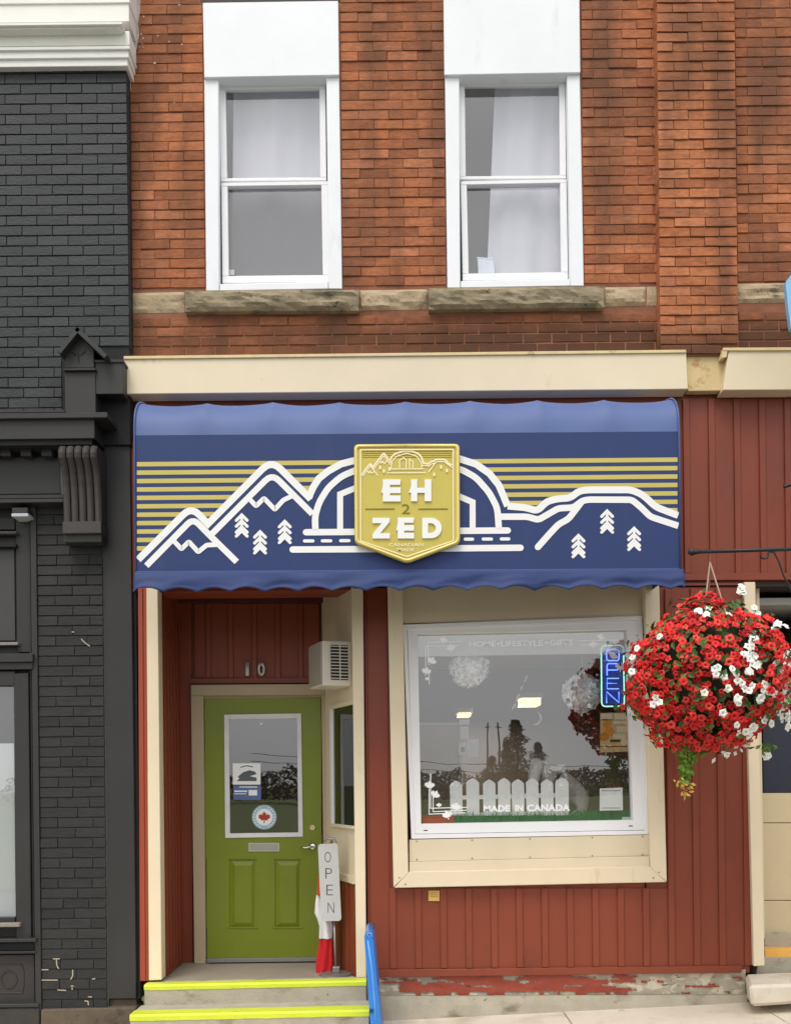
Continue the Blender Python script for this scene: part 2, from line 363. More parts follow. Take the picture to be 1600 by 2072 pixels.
# ============================================================ BRICK FIELDS
def brickmesh(seed, tilt=.05, m=None):
    r = random.Random(seed); bm = bmesh.new()
    # unit brick: x,z in -.5..+.5, y 0(front)..1(back); lower edge stands prouder
    j = lambda a: r.uniform(-a, a)*(.5 if seed >= 40 else 1)
    o = [(-.5, -.5), (.5, -.5), (.5, .5), (-.5, .5)]
    back = [bm.verts.new((x, 1, z)) for x, z in o]
    mid = [bm.verts.new((x+j(.006), .07+j(.02), z+j(.03))) for x, z in o]
    fr = [bm.verts.new((x*(.982)+j(.006), (tilt if z > 0 else 0)+j(.025), z*.93+j(.03))) for x, z in o]
    for A, B in ((back, mid), (mid, fr)):
        for i in range(4): bm.faces.new((A[i], A[(i+1) % 4], B[(i+1) % 4], B[i]))
    bm.faces.new(fr)
    bmesh.ops.recalc_face_normals(bm, faces=bm.faces)
    me = bpy.data.meshes.new('brick'); bm.to_mesh(me); bm.free(); me.materials.append(m); return me
def brickfield(xr, zr, Y, holes, pitch, course, gap, m, parent, meshes, seed, budget, spots=None, gaph=None, jit=.004, depth=.06, off0=0, wob=.0035):
    """returns list of (x0,x1,zc) bricks laid in running bond"""
    r = random.Random(seed); gaph = gaph or gap; out = []
    row = 0; z = zr[0]
    while z < zr[1]:
        zc = z+course/2; segs = [xr]
        for (a, b, c, d) in holes:
            if c < z+course-.008 and d > z+.008:
                ns = []
                for s in segs:
                    if b <= s[0] or a >= s[1]: ns.append(s); continue
                    if a-s[0] > .03: ns.append((s[0], a))
                    if s[1]-b > .03: ns.append((b, s[1]))
                segs = ns
        off = (row % 2)*pitch/2+off0
        for s in segs:
            x = math.floor((s[0]-off)/pitch)*pitch+off
            cuts = [s[0]]
            while x < s[1]:
                if x > s[0]+.045 and x < s[1]-.045: cuts.append(x+r.uniform(-jit, jit))
                x += pitch
            cuts.append(s[1])
            for a, b in zip(cuts, cuts[1:]): out.append((a+gap/2, b-gap/2, zc))
        z += course; row += 1
    items = []
    for (a, b, zc) in out:
        y = Y+r.uniform(-wob, wob)
        items.append(((a+b)/2, y, zc, b-a, course-gaph, r.uniform(-wob, wob)*2, 0, r.choice(meshes), depth))
    return items
def laybricks(items, parent, m, budget, name='brick'):
    items.sort(key=lambda q: (Vector(q[:3])-CAM).length-(.5 if q[3] > .15 else 0))
    for q in items[:budget]:
        o = bpy.data.objects.new(name, q[7]); COL.objects.link(o); o.parent = parent
        o.location = Vector(q[:3])-wl(parent); o.scale = (q[3], q[8], q[4]); o.rotation_euler = (0, q[5], 0)
    if len(items) > budget:
        vs, fs = [], []
        for q in items[budget:]:
            T = Matrix.Translation(Vector(q[:3])) @ Matrix.Rotation(q[5], 4, 'Y') @ Matrix.Diagonal((q[3], q[8], q[4], 1))
            n = len(vs); vs += [T @ v.co for v in q[7].vertices]; fs += [[n+i for i in p.vertices] for p in q[7].polygons]
        c = Vector(vs[0]); me = bpy.data.meshes.new('far_bricks'); me.from_pydata([v-c for v in vs], [], fs)
        finish('far_bricks', me, m, parent, c, 'stuff')
# ============================================================ RED BRICK BUILDING
RB = thing('brick_building', 'two-storey red brick building with an oxblood and beige shopfront and green door', 'building', P(900, 2030, .3))
mb = [brickmesh(i, .035, BR) for i in range(6)]; mbp = [brickmesh(20+i, .05, BRP) for i in range(6)]
CO = .0692
z0, z1 = P(800, 716, 0).z, P(800, -250, 0).z
xl, xr_ = P(264, 350, 0).x, P(1336, 350, 0).x
def hole(x0, y0, x1, y1, Y=0): return (P(x0, (y0+y1)/2, Y).x, P(x1, (y0+y1)/2, Y).x, P((x0+x1)/2, y1, Y).z, P((x0+x1)/2, y0, Y).z)
holes = [hole(412, -92, 690, 592), hole(899, -92, 1178, 588), hole(258, 590, 1345, 630)]
items = brickfield((xl, xr_), (z0, z1), 0, holes, .2075, CO, .004, BR, RB, mb, 3, 0, gaph=.0035)
items += brickfield((P(1490, 350, 0).x, P(2150, 350, 0).x), (z0, z1), 0, [hole(1480, 571, 2200, 610)], .2075, CO, .004, BR, RB, mb, 4, 0, off0=.05, gaph=.0035)
pilx0, pilx1 = P(1332, 350, -.1).x, P(1490, 350, -.1).x
it2 = brickfield((pilx0, pilx1), (P(1400, 716, -.1).z, P(1400, -250, -.1).z), -.1, [], .2075, CO*.985, .004, BRP, RB, mbp, 5, 0, depth=.1, off0=.02, gaph=.0035)
laybricks(items+it2, RB, BR, 300) if False else None
# joined remainder keeps each field's own brick colour
items = [(q[:3]+(q[3]-.006, q[4]-.006)+q[5:]) if q[2] < P(800, 630, 0).z else q for q in items]
allb = [(q, BR) for q in items]+[(q, BRP) for q in it2]
allb.sort(key=lambda t: (Vector(t[0][:3])-CAM).length-(.5 if t[0][3] > .15 else 0))
near, far = allb[:300], allb[300:]
laybricks([q for q, _ in near], RB, BR, 999)
for mm_ in (BR, BRP):
    fq = [q for q, k in far if k is mm_]
    if fq: laybricks(fq, RB, mm_, 0)
bm = bmesh.new()   # mortar backing, split round the windows
bk = .007
def rb(x0, y0, x1, y1): 
    box(bm, P(x0, 350, 0).x, P(x1, 350, 0).x, bk, .35, P(800, y1, 0).z, P(800, y0, 0).z)
rb(264, -260, 414, 590); rb(688, -260, 901, 590); rb(1176, -260, 2200, 590); rb(264, 590, 2200, 730); rb(414, -260, 688, -95); rb(901, -260, 1176, -95)
box(bm, pilx0+.006, pilx1-.006, -.088, bk-.001, P(1400, 730, 0).z, P(1400, -260, 0).z)
obj('mortar_wall', bm, MORT, RB)
# stone band: rock-faced blocks
def rock(name, tl, tr, br, bl, Y, m, amp=.02, seed=0, lab=None, th=.12):
    bm = bmesh.new(); nx, nz = 28, 6; g = []
    for j in range(nz+1):
        row = []
        for i in range(nx+1):
            u, v = i/nx, j/nz
            x = (tl[0]*(1-u)+tr[0]*u)*(1-v)+(bl[0]*(1-u)+br[0]*u)*v; y = (tl[1]*(1-u)+tr[1]*u)*(1-v)+(bl[1]*(1-u)+br[1]*u)*v
            p = P(x, y, Y)
            e = min(1, min(i, nx-i)/1.5, min(j, nz-j)/1.2)
            n = noise.fractal(Vector((p.x*7+seed, p.z*16, seed)), .9, 2.2, 5)
            s = noise.noise(Vector((p.x*3.1+seed*2, p.z*20, 3)))
            p.y += -e*(amp*1.1+amp*1.1*n+(.6*amp if s > .1 else 0)); row.append(bm.verts.new(p))
        g.append(row)
    for j in range(nz):
        for i in range(nx): bm.faces.new((g[j][i], g[j+1][i], g[j+1][i+1], g[j][i+1]))
    f = [g[0][0], g[0][nx], g[nz][nx], g[nz][0]]
    b = [bm.verts.new(v.co+Vector((0, th, 0))) for v in f]
    bm.faces.new([bm.verts.new(v.co) for v in b]) if False else bm.faces.new(b)
    rim = [[g[0][i] for i in range(nx+1)], [g[j][nx] for j in range(nz+1)], [g[nz][nx-i] for i in range(nx+1)], [g[nz-j][0] for j in range(nz+1)]]
    for k in range(4): bm.faces.new(rim[k]+[b[(k+1) % 4], b[k]])
    o = obj(name, bm, m, RB); 
    if lab: o['label'] = lab
rock('stone_block', (266, 593), (373, 590), (373, 632), (266, 634), .005, STONE, .008, 1)
rock('window_sill', (374, 588), (726, 586), (726, 628), (374, 630), -.045, STONED, .016, 2)
rock('stone_block', (728, 587), (865, 585), (865, 626), (728, 628), .005, STONE, .014, 3)
rock('window_sill', (867, 583), (1222, 579), (1222, 622), (867, 626), -.045, STONED, .016, 4)
rock('stone_block', (1223, 581), (1306, 580), (1306, 618), (1223, 620), .005, STONE, .012, 5)
rock('stone_block', (1308, 580), (1338, 579), (1338, 618), (1308, 618), .005, STONE, .005, 9)
rock('stone_block', (1491, 574), (1592, 572), (1592, 612), (1491, 613), .005, STONE, .012, 6)
rock('stone_block', (1594, 573), (2140, 566), (2140, 606), (1594, 612), .005, STONE, .012, 7)
# upper windows
def upwin(pan, cas, g1, g2, first):
    # pan: panel tl,tr,br,bl; cas: casing outer tl,tr,br,bl ; g1,g2 glass quads
    Wd = bpy.data.objects.new('window', None); COL.objects.link(Wd); Wd.parent = RB
    c = P((cas[0][0]+cas[1][0])/2, cas[2][1], .1); Wd.location = c-wl(RB); WLOC[Wd.name] = c
    o = one('header_panel', quad, (*pan, -.035, .08), WH, Wd, bev=.004)
    tl, tr, br, bl = cas
    wL = 29
    one('side_casing', quad, (tl, (tl[0]+wL, tl[1]), (bl[0]+wL-3, bl[1]), bl, -.012, .12), WH, Wd, bev=.004)
    one('side_casing', quad, ((tr[0]-26, tr[1]), tr, br, (br[0]-27, br[1]), -.012, .12), WH, Wd, bev=.004)
    one('sill_trim', quad, ((bl[0]+wL-2, bl[1]-14), (br[0]-28, br[1]-14), (br[0]-28, br[1]), (bl[0]+wL-2, bl[1]), .0, .12), WH, Wd, bev=.004)
    Y = .075
    (a, b, cc, d), (e, f, g_, h) = g1, g2
    # sash frame as four bars round each light
    def frame(name, q, o_, Y0, Y1):
        bm = bmesh.new(); q = [Vector(x) for x in q]; L_, T, Rr, B = o_
        O = [q[0]+Vector((-L_, -T)), q[1]+Vector((Rr, -T)), q[2]+Vector((Rr, B)), q[3]+Vector((-L_, B))]
        quad(bm, O[0], O[1], (O[1].x, q[1].y), (O[0].x, q[0].y), Y0, Y1)
        quad(bm, (O[3].x, q[3].y), (O[2].x, q[2].y), O[2], O[3], Y0, Y1)
        quad(bm, (O[0].x, q[0].y+.2), (q[0].x, q[0].y+.2), (q[3].x, q[3].y-.2), (O[3].x, q[3].y-.2), Y0, Y1)
        quad(bm, (q[1].x, q[1].y+.2), (O[1].x, q[1].y+.2), (O[2].x, q[2].y-.2), (q[2].x, q[2].y-.2), Y0, Y1)
        return obj(name, bm, WHV, Wd)
    frame('upper_sash', (a, b, cc, d), (12, 9, 12, 6), .06, .10)
    frame('lower_sash', (e, f, g_, h), (12, 7, 13, 14), .045, .10)
    for q in (g1, g2):
        bm = bmesh.new(); poly(bm, q, .085); obj('pane', bm, GLU, Wd)
    return Wd
w1 = upwin([(410, 4), (684, 0), (686, 151), (413, 156)], [(413, 158), (686, 154), (692, 584), (417, 588)],
           [(456, 180), (646, 176), (648, 358), (459, 360)], [(460, 376), (650, 373), (653, 556), (462, 558)], True)
w2 = upwin([(897, -26), (1172, -28), (1174, 146), (899, 151)], [(900, 153), (1173, 149), (1181, 578), (905, 582)],
           [(940, 172), (1131, 170), (1133, 354), (942, 356)], [(944, 373), (1133, 369), (1136, 550), (948, 553)], False)
for a_ in (400, 887): rock('stone_lintel', (a_, -90), (a_+304, -92), (a_+304, -30), (a_, -28), -.02, STONED, .014, a_)
# dark slot above the first panel, rooms behind the windows
one('lintel_gap', rect, (405, -25, 690, 3, .0, .3), mat('slate_trim', S(58, 50, 46)), RB)
bm = bmesh.new(); 
for (a, b) in ((430, 675), (915, 1165)):
    box(bm, P(a, 350, 0).x, P(b, 350, 0).x, .9, .95, P(600, 600, 0).z, P(600, 120, 0).z)
    box(bm, P(a, 350, 0).x, P(b, 350, 0).x, .14, .9, P(600, 600, 0).z-.02, P(600, 600, 0).z)
    box(bm, P(a, 350, 0).x, P(b, 350, 0).x, .14, .9, P(600, 120, 0).z, P(600, 120, 0).z+.02)
    box(bm, P(a, 350, 0).x-.02, P(a, 350, 0).x, .14, .9, P(600, 600, 0).z, P(600, 120, 0).z)
    box(bm, P(b, 350, 0).x, P(b, 350, 0).x+.02, .14, .9, P(600, 600, 0).z, P(600, 120, 0).z)
obj('room_wall', bm, ROOM, RB)
def curtain(w, xa, xb, xa2, xb2, y0, y1, Y, folds, amp, m=CURT, seed=1):
    bm = bmesh.new(); n = 60; rows = []
    for j in range(9):
        v = j/8; row = []
        for i in range(n+1):
            u = i/n; x = (xa+(xb-xa)*u)*(1-v)+(xa2+(xb2-xa2)*u)*v
            p = P(x, y0+(y1-y0)*v, Y); p.y += amp*(math.sin(u*folds*math.tau+seed)+.3*math.sin(u*folds*2.7*math.tau+v*1.2)); row.append(bm.verts.new(p))
        rows.append(row)
    for j in range(8):
        for i in range(n): bm.faces.new((rows[j][i], rows[j][i+1], rows[j+1][i+1], rows[j+1][i]))
    return obj('curtain', bm, m, w, smooth=True)
curtain(w1, 472, 660, 468, 660, 168, 566, .17, 1.4, .016)
curtain(w2, 1002, 1146, 985, 1148, 160, 560, .17, 1.2, .016, seed=2)
bm = bmesh.new(); poly(bm, [(460, 376), (650, 373), (653, 556), (462, 558)], .094)
sm = bpy.data.materials.new('screen_mesh'); sm.use_nodes = True; t_ = sm.node_tree; b_ = t_.nodes['Principled BSDF']
b_.inputs['Base Color'].default_value = (*S(52, 46, 42), 1); b_.inputs['Alpha'].default_value = .66; b_.inputs['Roughness'].default_value = .9
obj('insect_screen', bm, sm, w1)
one('window_latch', rect, (463, 545, 474, 556, .078, .084), GREYP, w1)
box_t = thing('paper_carton', 'small pale blue-white box on the sill inside the right upper window', 'box', P(983, 553, .13))
bm = bmesh.new(); quad(bm, (966, 522), (998, 525), (1001, 552), (968, 552), .11, .15); obj('carton_body', bm, mat('pale_box', S(222, 236, 246)), box_t)
bm = bmesh.new(); quad(bm, (964, 519), (999, 522), (999, 525), (965, 522), .108, .152); obj('carton_lid', bm, mat('pale_box', S(222, 236, 246)), box_t)
# ---------- fascia
one('fascia', quad, ((250, 725), (1388, 712), (1392, 787), (252, 797), -.14, .0), BEI, RB, bev=.004)
one('fascia_cap', quad, ((250, 720), (1388, 707), (1388, 713), (250, 726), -.152, .01), mat('cream_cap', S(222, 200, 150), .6, .15, 8, .1, stain=[(10, .6, .1, S(150, 122, 80), (.5, 1, 1))]), RB, bev=.002)
one('fascia_filler', quad, ((1386, 712), (1466, 709), (1462, 790), (1392, 791), -.07, .0), RUST, RB, bev=.003)
one('fascia', quad, ((1474, 708), (2100, 706), (2100, 786), (1463, 789), -.14, .0), BEI, RB, bev=.004)
one('fascia_cap', quad, ((1463, 703), (2100, 700), (2100, 706), (1463, 709), -.152, .01), MATS['cream_cap'], RB, bev=.002)
one('cap_bracket', quad, ((1462, 709), (1472, 709), (1470, 722), (1460, 724), -.148, -.06), MATS['cream_cap'], RB)
# ---------- red shopfront wall backing
SD = one('siding', rect, (268, 792, 2100, 1188, .012, .3), RED, RB, bev=0)
bm = bmesh.new()
rect(bm, 741, 1188, 822, 1976, .012, .2, 0); rect(bm, 1305, 1188, 1512, 1970, .012, .2, 0); rect(bm, 822, 1765, 1305, 1974, .012, .2, 0)
rect(bm, 822, 1188, 1305, 1262, .012, .2, 0)
obj('sheathing', bm, RED, RB)
def board(x0, x1, y0, y1, Y=0.0, name='board', m=None, par=None, dx=0):
    bm = bmesh.new(); quad(bm, (x0-dx, y0), (x1-dx, y0), (x1+dx, y1), (x0+dx, y1), Y, Y+.012, .0015); obj(name, bm, m or RED, par or SD)
bc = [794.8+51.3*k for k in range(-1, 15)]       # lower wall
lean = lambda y: (y-1870)*.0108
for k in range(len(bc)-1):
    a, b = bc[k]+6, bc[k+1]-6
    if b < 745 : continue
    ytop, = (1798,) if (bc[k] > 770 and bc[k+1] < 1360) else (1190,)
    bm = bmesh.new()
    quad(bm, (max(a, 741)+lean(ytop), ytop), (b+lean(ytop), ytop), (b+lean(1962), 1962-k*.5), (max(a, 741)+lean(1962), 1962-k*.5), .002, .014, .0015)
    obj('board', bm, RED, SD)
for k, c in enumerate(bc):
    if c < 760: continue
    ytop = 1798 if 790 < c < 1345 else 1190
    bm = bmesh.new(); quad(bm, (c-6.5+lean(ytop), ytop), (c+6.5+lean(ytop), ytop), (c+6.5+lean(1962), 1962-k*.5), (c-6.5+lean(1962), 1962-k*.5), -.014, .013, .003)
    obj('batten', bm, RED, SD)
uc = [1390+51.3*k for k in range(14)]
for k in range(len(uc)-1): board(uc[k]+6, uc[k+1]-6, 806, 1160, .002, dx=2)
for c in uc: 
    bm = bmesh.new(); quad(bm, (c-8.5, 806), (c+4.5, 806), (c+8.5, 1160), (c-4.5, 1160), -.014, .013, .003); obj('batten', bm, RED, SD)
one('trim_board', quad, ((1376, 1160), (2100, 1157), (2100, 1171), (1376, 1174), -.02, .015), RED, SD)
one('trim_board', quad, ((1376, 1180), (1506, 1179), (1506, 1184), (1376, 1185), -.008, .015), RED, SD)
one('bottom_trim', quad, ((742, 1964), (1500, 1955), (1500, 1969), (742, 1979), -.025, .012), RED, SD, bev=.003)
# left edge red strip and posts
one('corner_strip', quad, ((262, 892), (273, 892), (273, 1195), (264, 1195), -.05, .1), REDT, RB)
one('corner_strip', quad, ((279, 1190), (288, 1190), (294, 1986), (283, 1986), -.06, .1), REDT, RB)
one('corner_strip', quad, ((288.4, 1190), (298, 1190), (301, 1986), (294.4, 1986), -.05, .1), REDT, RB)
one('post', quad, ((296, 1190), (319, 1190), (327, 1984), (301, 1985), -.062, .06), BEI, RB, bev=.004)
one('post', quad, ((711, 1190), (734, 1190), (741, 1979), (721, 1979), -.05, .06), BEI, RB, bev=.004)
one('post', quad, ((1505, 1178), (1528, 1178), (1547, 1955), (1525, 1956), -.05, .06), BEI, RB, bev=.004)
# ---------- door recess
D = .66
LX = P(325, 1600, 0).x; BZ = P(500, 1219, D).z; FZ = P(500, 1946, D).z
A_ = Vector((P(716, 1600, 0).x, 0, 0)); B_ = Vector((P(656, 1600, D).x, D, 0)); Wv = (B_-A_); WL = Wv.length; Wn = Wv.normalized(); Nn = Vector((-Wn.y, Wn.x, 0))
if Nn.x > 0: Nn = -Nn
def sp(u0, u1, z0_, z1_, o0, o1, name, m, par, bev=.002, label=None):
    # box along the splayed side wall, u metres from the street end, o metres out of its plane
    f = [A_+Wn*u+Nn*o1+Vector((0, 0, z)) for u, z in ((u0, z0_), (u1, z0_), (u1, z1_), (u0, z1_))]
    b = [A_+Wn*u+Nn*o0+Vector((0, 0, z)) for u, z in ((u0, z0_), (u1, z0_), (u1, z1_), (u0, z1_))]
    bm = bmesh.new(); hexa(bm, f, b, bev); return obj(name, bm, m, par)
bm = bmesh.new()
gx0, gx1, gz0, gz1 = P(462, 1600, D).x, P(605, 1600, D).x, P(530, 1688, D).z, P(530, 1453, D).z
box(bm, LX-.1, gx0, D+.03, D+.1, FZ, BZ+.12); box(bm, gx1, P(800, 1600, D).x, D+.03, D+.1, FZ, BZ+.12)
box(bm, gx0, gx1, D+.03, D+.1, FZ, gz0); box(bm, gx0, gx1, D+.03, D+.1, gz1, BZ+.12)
box(bm, LX-.1, LX-.012, .02, D+.1, FZ-.02, BZ+.12)
obj('recess_wall', bm, RED, RB)
one('recess_ceiling', box, (LX-.1, P(760, 1600, D).x, .02, D+.1, BZ+.05, BZ+.1), RED, RB)
for k in range(6):
    a = .03+k*(D-.03)/6
    one('board', box, (LX-.012, LX, a+.004, a+(D-.03)/6-.012, FZ, BZ+.05), RED, SD, bev=.0015)
    one('batten', box, (LX-.012, LX+.012, a+(D-.03)/6-.011, a+(D-.03)/6+.003, FZ, BZ+.05), RED, SD, bev=.001)
tb = [421, 466, 514, 561, 607]; ed = [388]+tb+[650]
for k in range(len(ed)-1):
    one('board', quad, ((ed[k]+5, 1221), (ed[k+1]-5, 1221), (ed[k+1]-4, 1372), (ed[k]+6, 1372), D, D+.014), RED, SD, bev=.0015)
for c in tb: one('batten', quad, ((c-5, 1221), (c+5, 1221), (c+6, 1372), (c-4, 1372), D-.015, D+.012), RED, SD, bev=.002)
one('trim_board', quad, ((384, 1373), (655, 1371), (655, 1382), (384, 1384), D-.02, D+.014), RED, SD)
one('trim_board', quad, ((362, 1198), (660, 1196), (660, 1219), (362, 1220), D-.02, D+.014), mat('dark_red_beam', S(84, 34, 30)), SD)
one('board', quad, ((364, 1221), (387, 1221), (390, 1950), (369, 1950), D, D+.014), RED, SD, bev=.0015)
zt = P(690, 1779, .4).z
sp(-.0, WL+.02, zt, BZ+.05, -.08, 0, 'splayed_wall', BEI2, RB)
sp(-.0, WL+.02, FZ, zt-.004, -.08, -.012, 'splayed_wall', RED, RB)
for k in range(4):
    sp(k*WL/4+.004, (k+1)*WL/4-.02, FZ, zt-.005, -.012, -.002, 'board', RED, SD)
    sp((k+1)*WL/4-.019, (k+1)*WL/4+.003, FZ, zt-.005, -.012, .012, 'batten', RED, SD)
sp(0, WL, zt, zt+.055, 0, .012, 'trim_board', BEI2, SD)
# side window in the splayed wall
SW = bpy.data.objects.new('window', None); COL.objects.link(SW); SW.parent = RB
zb, zt2 = P(690, 1668, .4).z, P(690, 1434, .35).z
cws = A_+Wn*.2+Vector((0, 0, zb)); SW.location = cws-wl(RB); WLOC[SW.name] = cws
u1 = .50
sp(-.02, u1, zb-.02, zb+.004, 0, .02, 'window_frame', BEI2, SW); sp(-.02, u1, zt2, zt2+.03, 0, .02, 'window_frame', BEI2, SW)
sp(u1-.06, u1, zb+.004, zt2, 0, .018, 'window_frame', WHV, SW)
sp(-.02, u1-.06, zb+.004, zt2, .006, .009, 'pane', GLS, SW, bev=0)
sp(.02, .19, zb+.004, zt2, .0003, .0018, 'blind', mat('pale_blind', S(196, 204, 178)), SW, bev=0)
sp(.24, .40, zb+.004, zt2, .0003, .0018, 'blind', MATS['pale_blind'], SW, bev=0)
# landing and steps
zl = P(520, 1983, -.02).z
st = thing('entrance_steps', 'two worn concrete entrance steps with bright yellow painted nosings below the green door', 'steps', P(520, 2070, -.3))
one('landing', box, (LX-.05, P(741, 1600, 0).x, -.03, D+.1, zl-.2, zl), LANDING, st, bev=.006)
def step(y0, y1, yb, pxl, pxr, nose_t, nose_b, riser_b, lab):
    # y0 front depth, y1 back depth
    xa, xb = P(pxl, nose_t, y0).x, P(pxr, nose_t, y0).x; zt_ = P(520, nose_t, y0).z; zb_ = P(520, riser_b, y0).z
    bm = bmesh.new(); n = 40; prof = []
    for k in range(n+1):
        x = xa+(xb-xa)*k/n; w = noise.noise(Vector((x*3, 1, y0)))*.006; w2 = noise.noise(Vector((x*9, 5, y0)))*.004
        tilt = (x-(xa+xb)/2)*.011
        prof.append([(x, y1, zt_+tilt), (x, y0+.012, zt_+tilt), (x, y0+w2, zt_-.012+tilt), (x, y0+.004+w, zb_)])
    g = [[bm.verts.new(p) for p in q] for q in prof]
    for k in range(n):
        for j in range(3): bm.faces.new((g[k][j], g[k+1][j], g[k+1][j+1], g[k][j+1]))
    for q in (g[0], g[-1]):
        e = bm.verts.new((q[0].co.x, y1, zb_)); bm.faces.new(q+[e])
    o = obj('step', bm, CONC, st)
    nose = bmesh.new(); zz = P(520, nose_b, y0).z
    g = []
    for k in range(n+1):
        x = xa-.003+(xb-xa+.006)*k/n; j = noise.noise(Vector((x*14, 2, y0)))*.004; tilt = (x-(xa+xb)/2)*.011; w2 = noise.noise(Vector((x*9, 5, y0)))*.004
        g.append([nose.verts.new(p) for p in ((x, y0+yb+j, zt_+.003+tilt), (x, y0+.010, zt_+.003+tilt), (x, y0-.003+w2, zt_-.010+tilt), (x, y0-.003+w2, zz+j+tilt))])
    for k in range(n):
        for jn in range(3): nose.faces.new((g[k][jn], g[k+1][jn], g[k+1][jn+1], g[k][jn+1]))
    obj('yellow_nosing', nose, YEL, st)
step(-.16, -.02, .085, 292, 740, 1990, 2000, 2040, '')
step(-.44, -.15, .13, 263, 746, 2050, 2062, 2110, '')
# ---------- door and its frame
DR = bpy.data.objects.new('door', None); COL.objects.link(DR); DR.parent = RB
dc = P(530, 1940, D-.02); DR.location = dc-wl(RB); WLOC[DR.name] = dc
fm = mat('taupe_door_frame', S(178, 162, 134), .5, .06, 3)
for q in (((386, 1386), (658, 1384), (658, 1406), (386, 1408)), ((386, 1408.4), (411, 1408), (416, 1951), (393, 1951)), ((650, 1406.4), (658, 1406.4), (668, 1948), (657, 1948))):
    one('door_frame', quad, (*q, D-.05, D+.012), fm, DR, bev=.003)
one('door_stop', quad, ((409, 1407), (652, 1405), (652, 1412), (409, 1414), D-.02, D+.01), mat('tan_stop', S(160, 140, 100)), DR)
Yd = D-.012
q4 = [(414, 1414), (648, 1412), (652, 1938), (420, 1941)]
def dl(u, v): # door-slab coordinates
    return ((q4[0][0]*(1-u)+q4[1][0]*u)*(1-v)+(q4[3][0]*(1-u)+q4[2][0]*u)*v, (q4[0][1]*(1-u)+q4[1][1]*u)*(1-v)+(q4[3][1]*(1-u)+q4[2][1]*u)*v)
def dq(bm, x0, y0, x1, y1, Y0, Y1, bev=.002): quad(bm, (x0, y0), (x1, y0), (x1, y1), (x0, y1), Y0, Y1, bev)
bm = bmesh.new()   # leaf built round the glass and the two recessed panels
dq(bm, 414, 1413, 649, 1455, Yd, Yd+.04, 0); dq(bm, 414.5, 1455, 460, 1690, Yd, Yd+.04, 0); dq(bm, 606, 1455, 650, 1690, Yd, Yd+.04, 0)
dq(bm, 416, 1690, 651, 1739, Yd, Yd+.04, 0); dq(bm, 418, 1739, 464, 1878, Yd, Yd+.04, 0); dq(bm, 517, 1739, 556, 1878, Yd, Yd+.04, 0)
dq(bm, 608, 1739, 652, 1878, Yd, Yd+.04, 0); dq(bm, 419, 1878, 652, 1939, Yd, Yd+.04, 0); dq(bm, 464, 1739, 608, 1878, Yd+.012, Yd+.04, 0)
bmesh.ops.remove_doubles(bm, verts=bm.verts, dist=.0003)
obj('door_leaf', bm, GRN, DR)
for a, b in ((464, 517), (556, 608)):
    bm = bmesh.new(); f = [P(x, y, Yd-.001) for x, y in ((a+11, 1868), (b-9, 1868), (b-9, 1752), (a+11, 1752))]; bb = [P(x, y, Yd+.0115) for x, y in ((a+3, 1876), (b-3, 1876), (b-3, 1742), (a+3, 1742))]
    hexa(bm, f, bb); obj('raised_panel', bm, GRN, DR)
    one('panel_lip', dq, (a-4, 1876, b+5, 1880, Yd-.006, Yd+.002), GRN, DR)
    one('panel_lip', dq, (a-3, 1737, b+3, 1740, Yd-.004, Yd+.002), GRN, DR)
wf = mat('white_door_lite', S(222, 220, 222), .4)
bm = bmesh.new(); T = [(453.5, 1446.5), (609, 1444), (612.6, 1693.5), (455.6, 1696)]; G_ = [(463, 1456), (601, 1454), (603.5, 1685), (465, 1687)]
for i in range(4):
    j = (i+1) % 4; f = [P(*T[i], Yd-.012), P(*T[j], Yd-.012), P(*G_[j], Yd-.006), P(*G_[i], Yd-.006)]
    hexa(bm, f, [p+Vector((0, .02, 0)) for p in f])
obj('lite_frame', bm, wf, DR)
bm = bmesh.new(); poly(bm, G_, Yd+.004); obj('pane', bm, GLS, DR)
bm = bmesh.new(); dq(bm, 502.5, 1706, 565.5, 1724, Yd-.008, Yd); obj('mail_slot', bm, mat('slot_grey', S(190, 186, 178), .35, metal=.3), DR)
one('slot_flap', dq, (506, 1709, 562, 1721, Yd-.011, Yd-.006), mat('slot_flap_grey', S(168, 164, 156), .35, metal=.3), DR)
def disc(bm, cx, cy, r, Y0, Y1, seg=20, r2=None):
    c0, c1 = P(cx, cy, Y0), P(cx, cy, Y1); rr = r/pxm(Y0); r2 = rr if r2 is None else r2/pxm(Y0)
    a = [bm.verts.new(c0+Vector((math.cos(k*math.tau/seg)*rr, 0, math.sin(k*math.tau/seg)*rr))) for k in range(seg)]
    c1.x, c1.z = c0.x, c0.z
    b = [bm.verts.new(c1+Vector((math.cos(k*math.tau/seg)*r2, 0, math.sin(k*math.tau/seg)*r2))) for k in range(seg)]
    bm.faces.new(a); bm.faces.new(b[::-1])
    for k in range(seg): bm.faces.new((a[k], b[k], b[(k+1) % seg], a[(k+1) % seg]))
bm = bmesh.new(); disc(bm, 632, 1675, 5.5, Yd-.014, Yd, r2=7.5); disc(bm, 632, 1675, 2.2, Yd-.018, Yd-.0145); obj('deadbolt', bm, BRASS, DR)
bm = bmesh.new(); disc(bm, 633, 1714, 6, Yd-.012, Yd, r2=8)
tube(bm, [P(633, 1714, Yd-.01), P(632, 1714, Yd-.05), P(626, 1714.5, Yd-.055), P(617, 1716, Yd-.055), P(609, 1715, Yd-.055)], [.008, .009, .009, .007, .006]); obj('lever_handle', bm, CHROME, DR, smooth=True)
one('threshold', quad, ((418, 1941), (656, 1938.5), (656, 1946), (418, 1949), D-.06, D+.03), mat('threshold_metal', S(140, 138, 134), .4, metal=.5), DR)
bm = bmesh.new(); disc(bm, 529, 1465, 2.5, Yd-.01, Yd-.0); obj('suction_hook', bm, PAPER, DR)
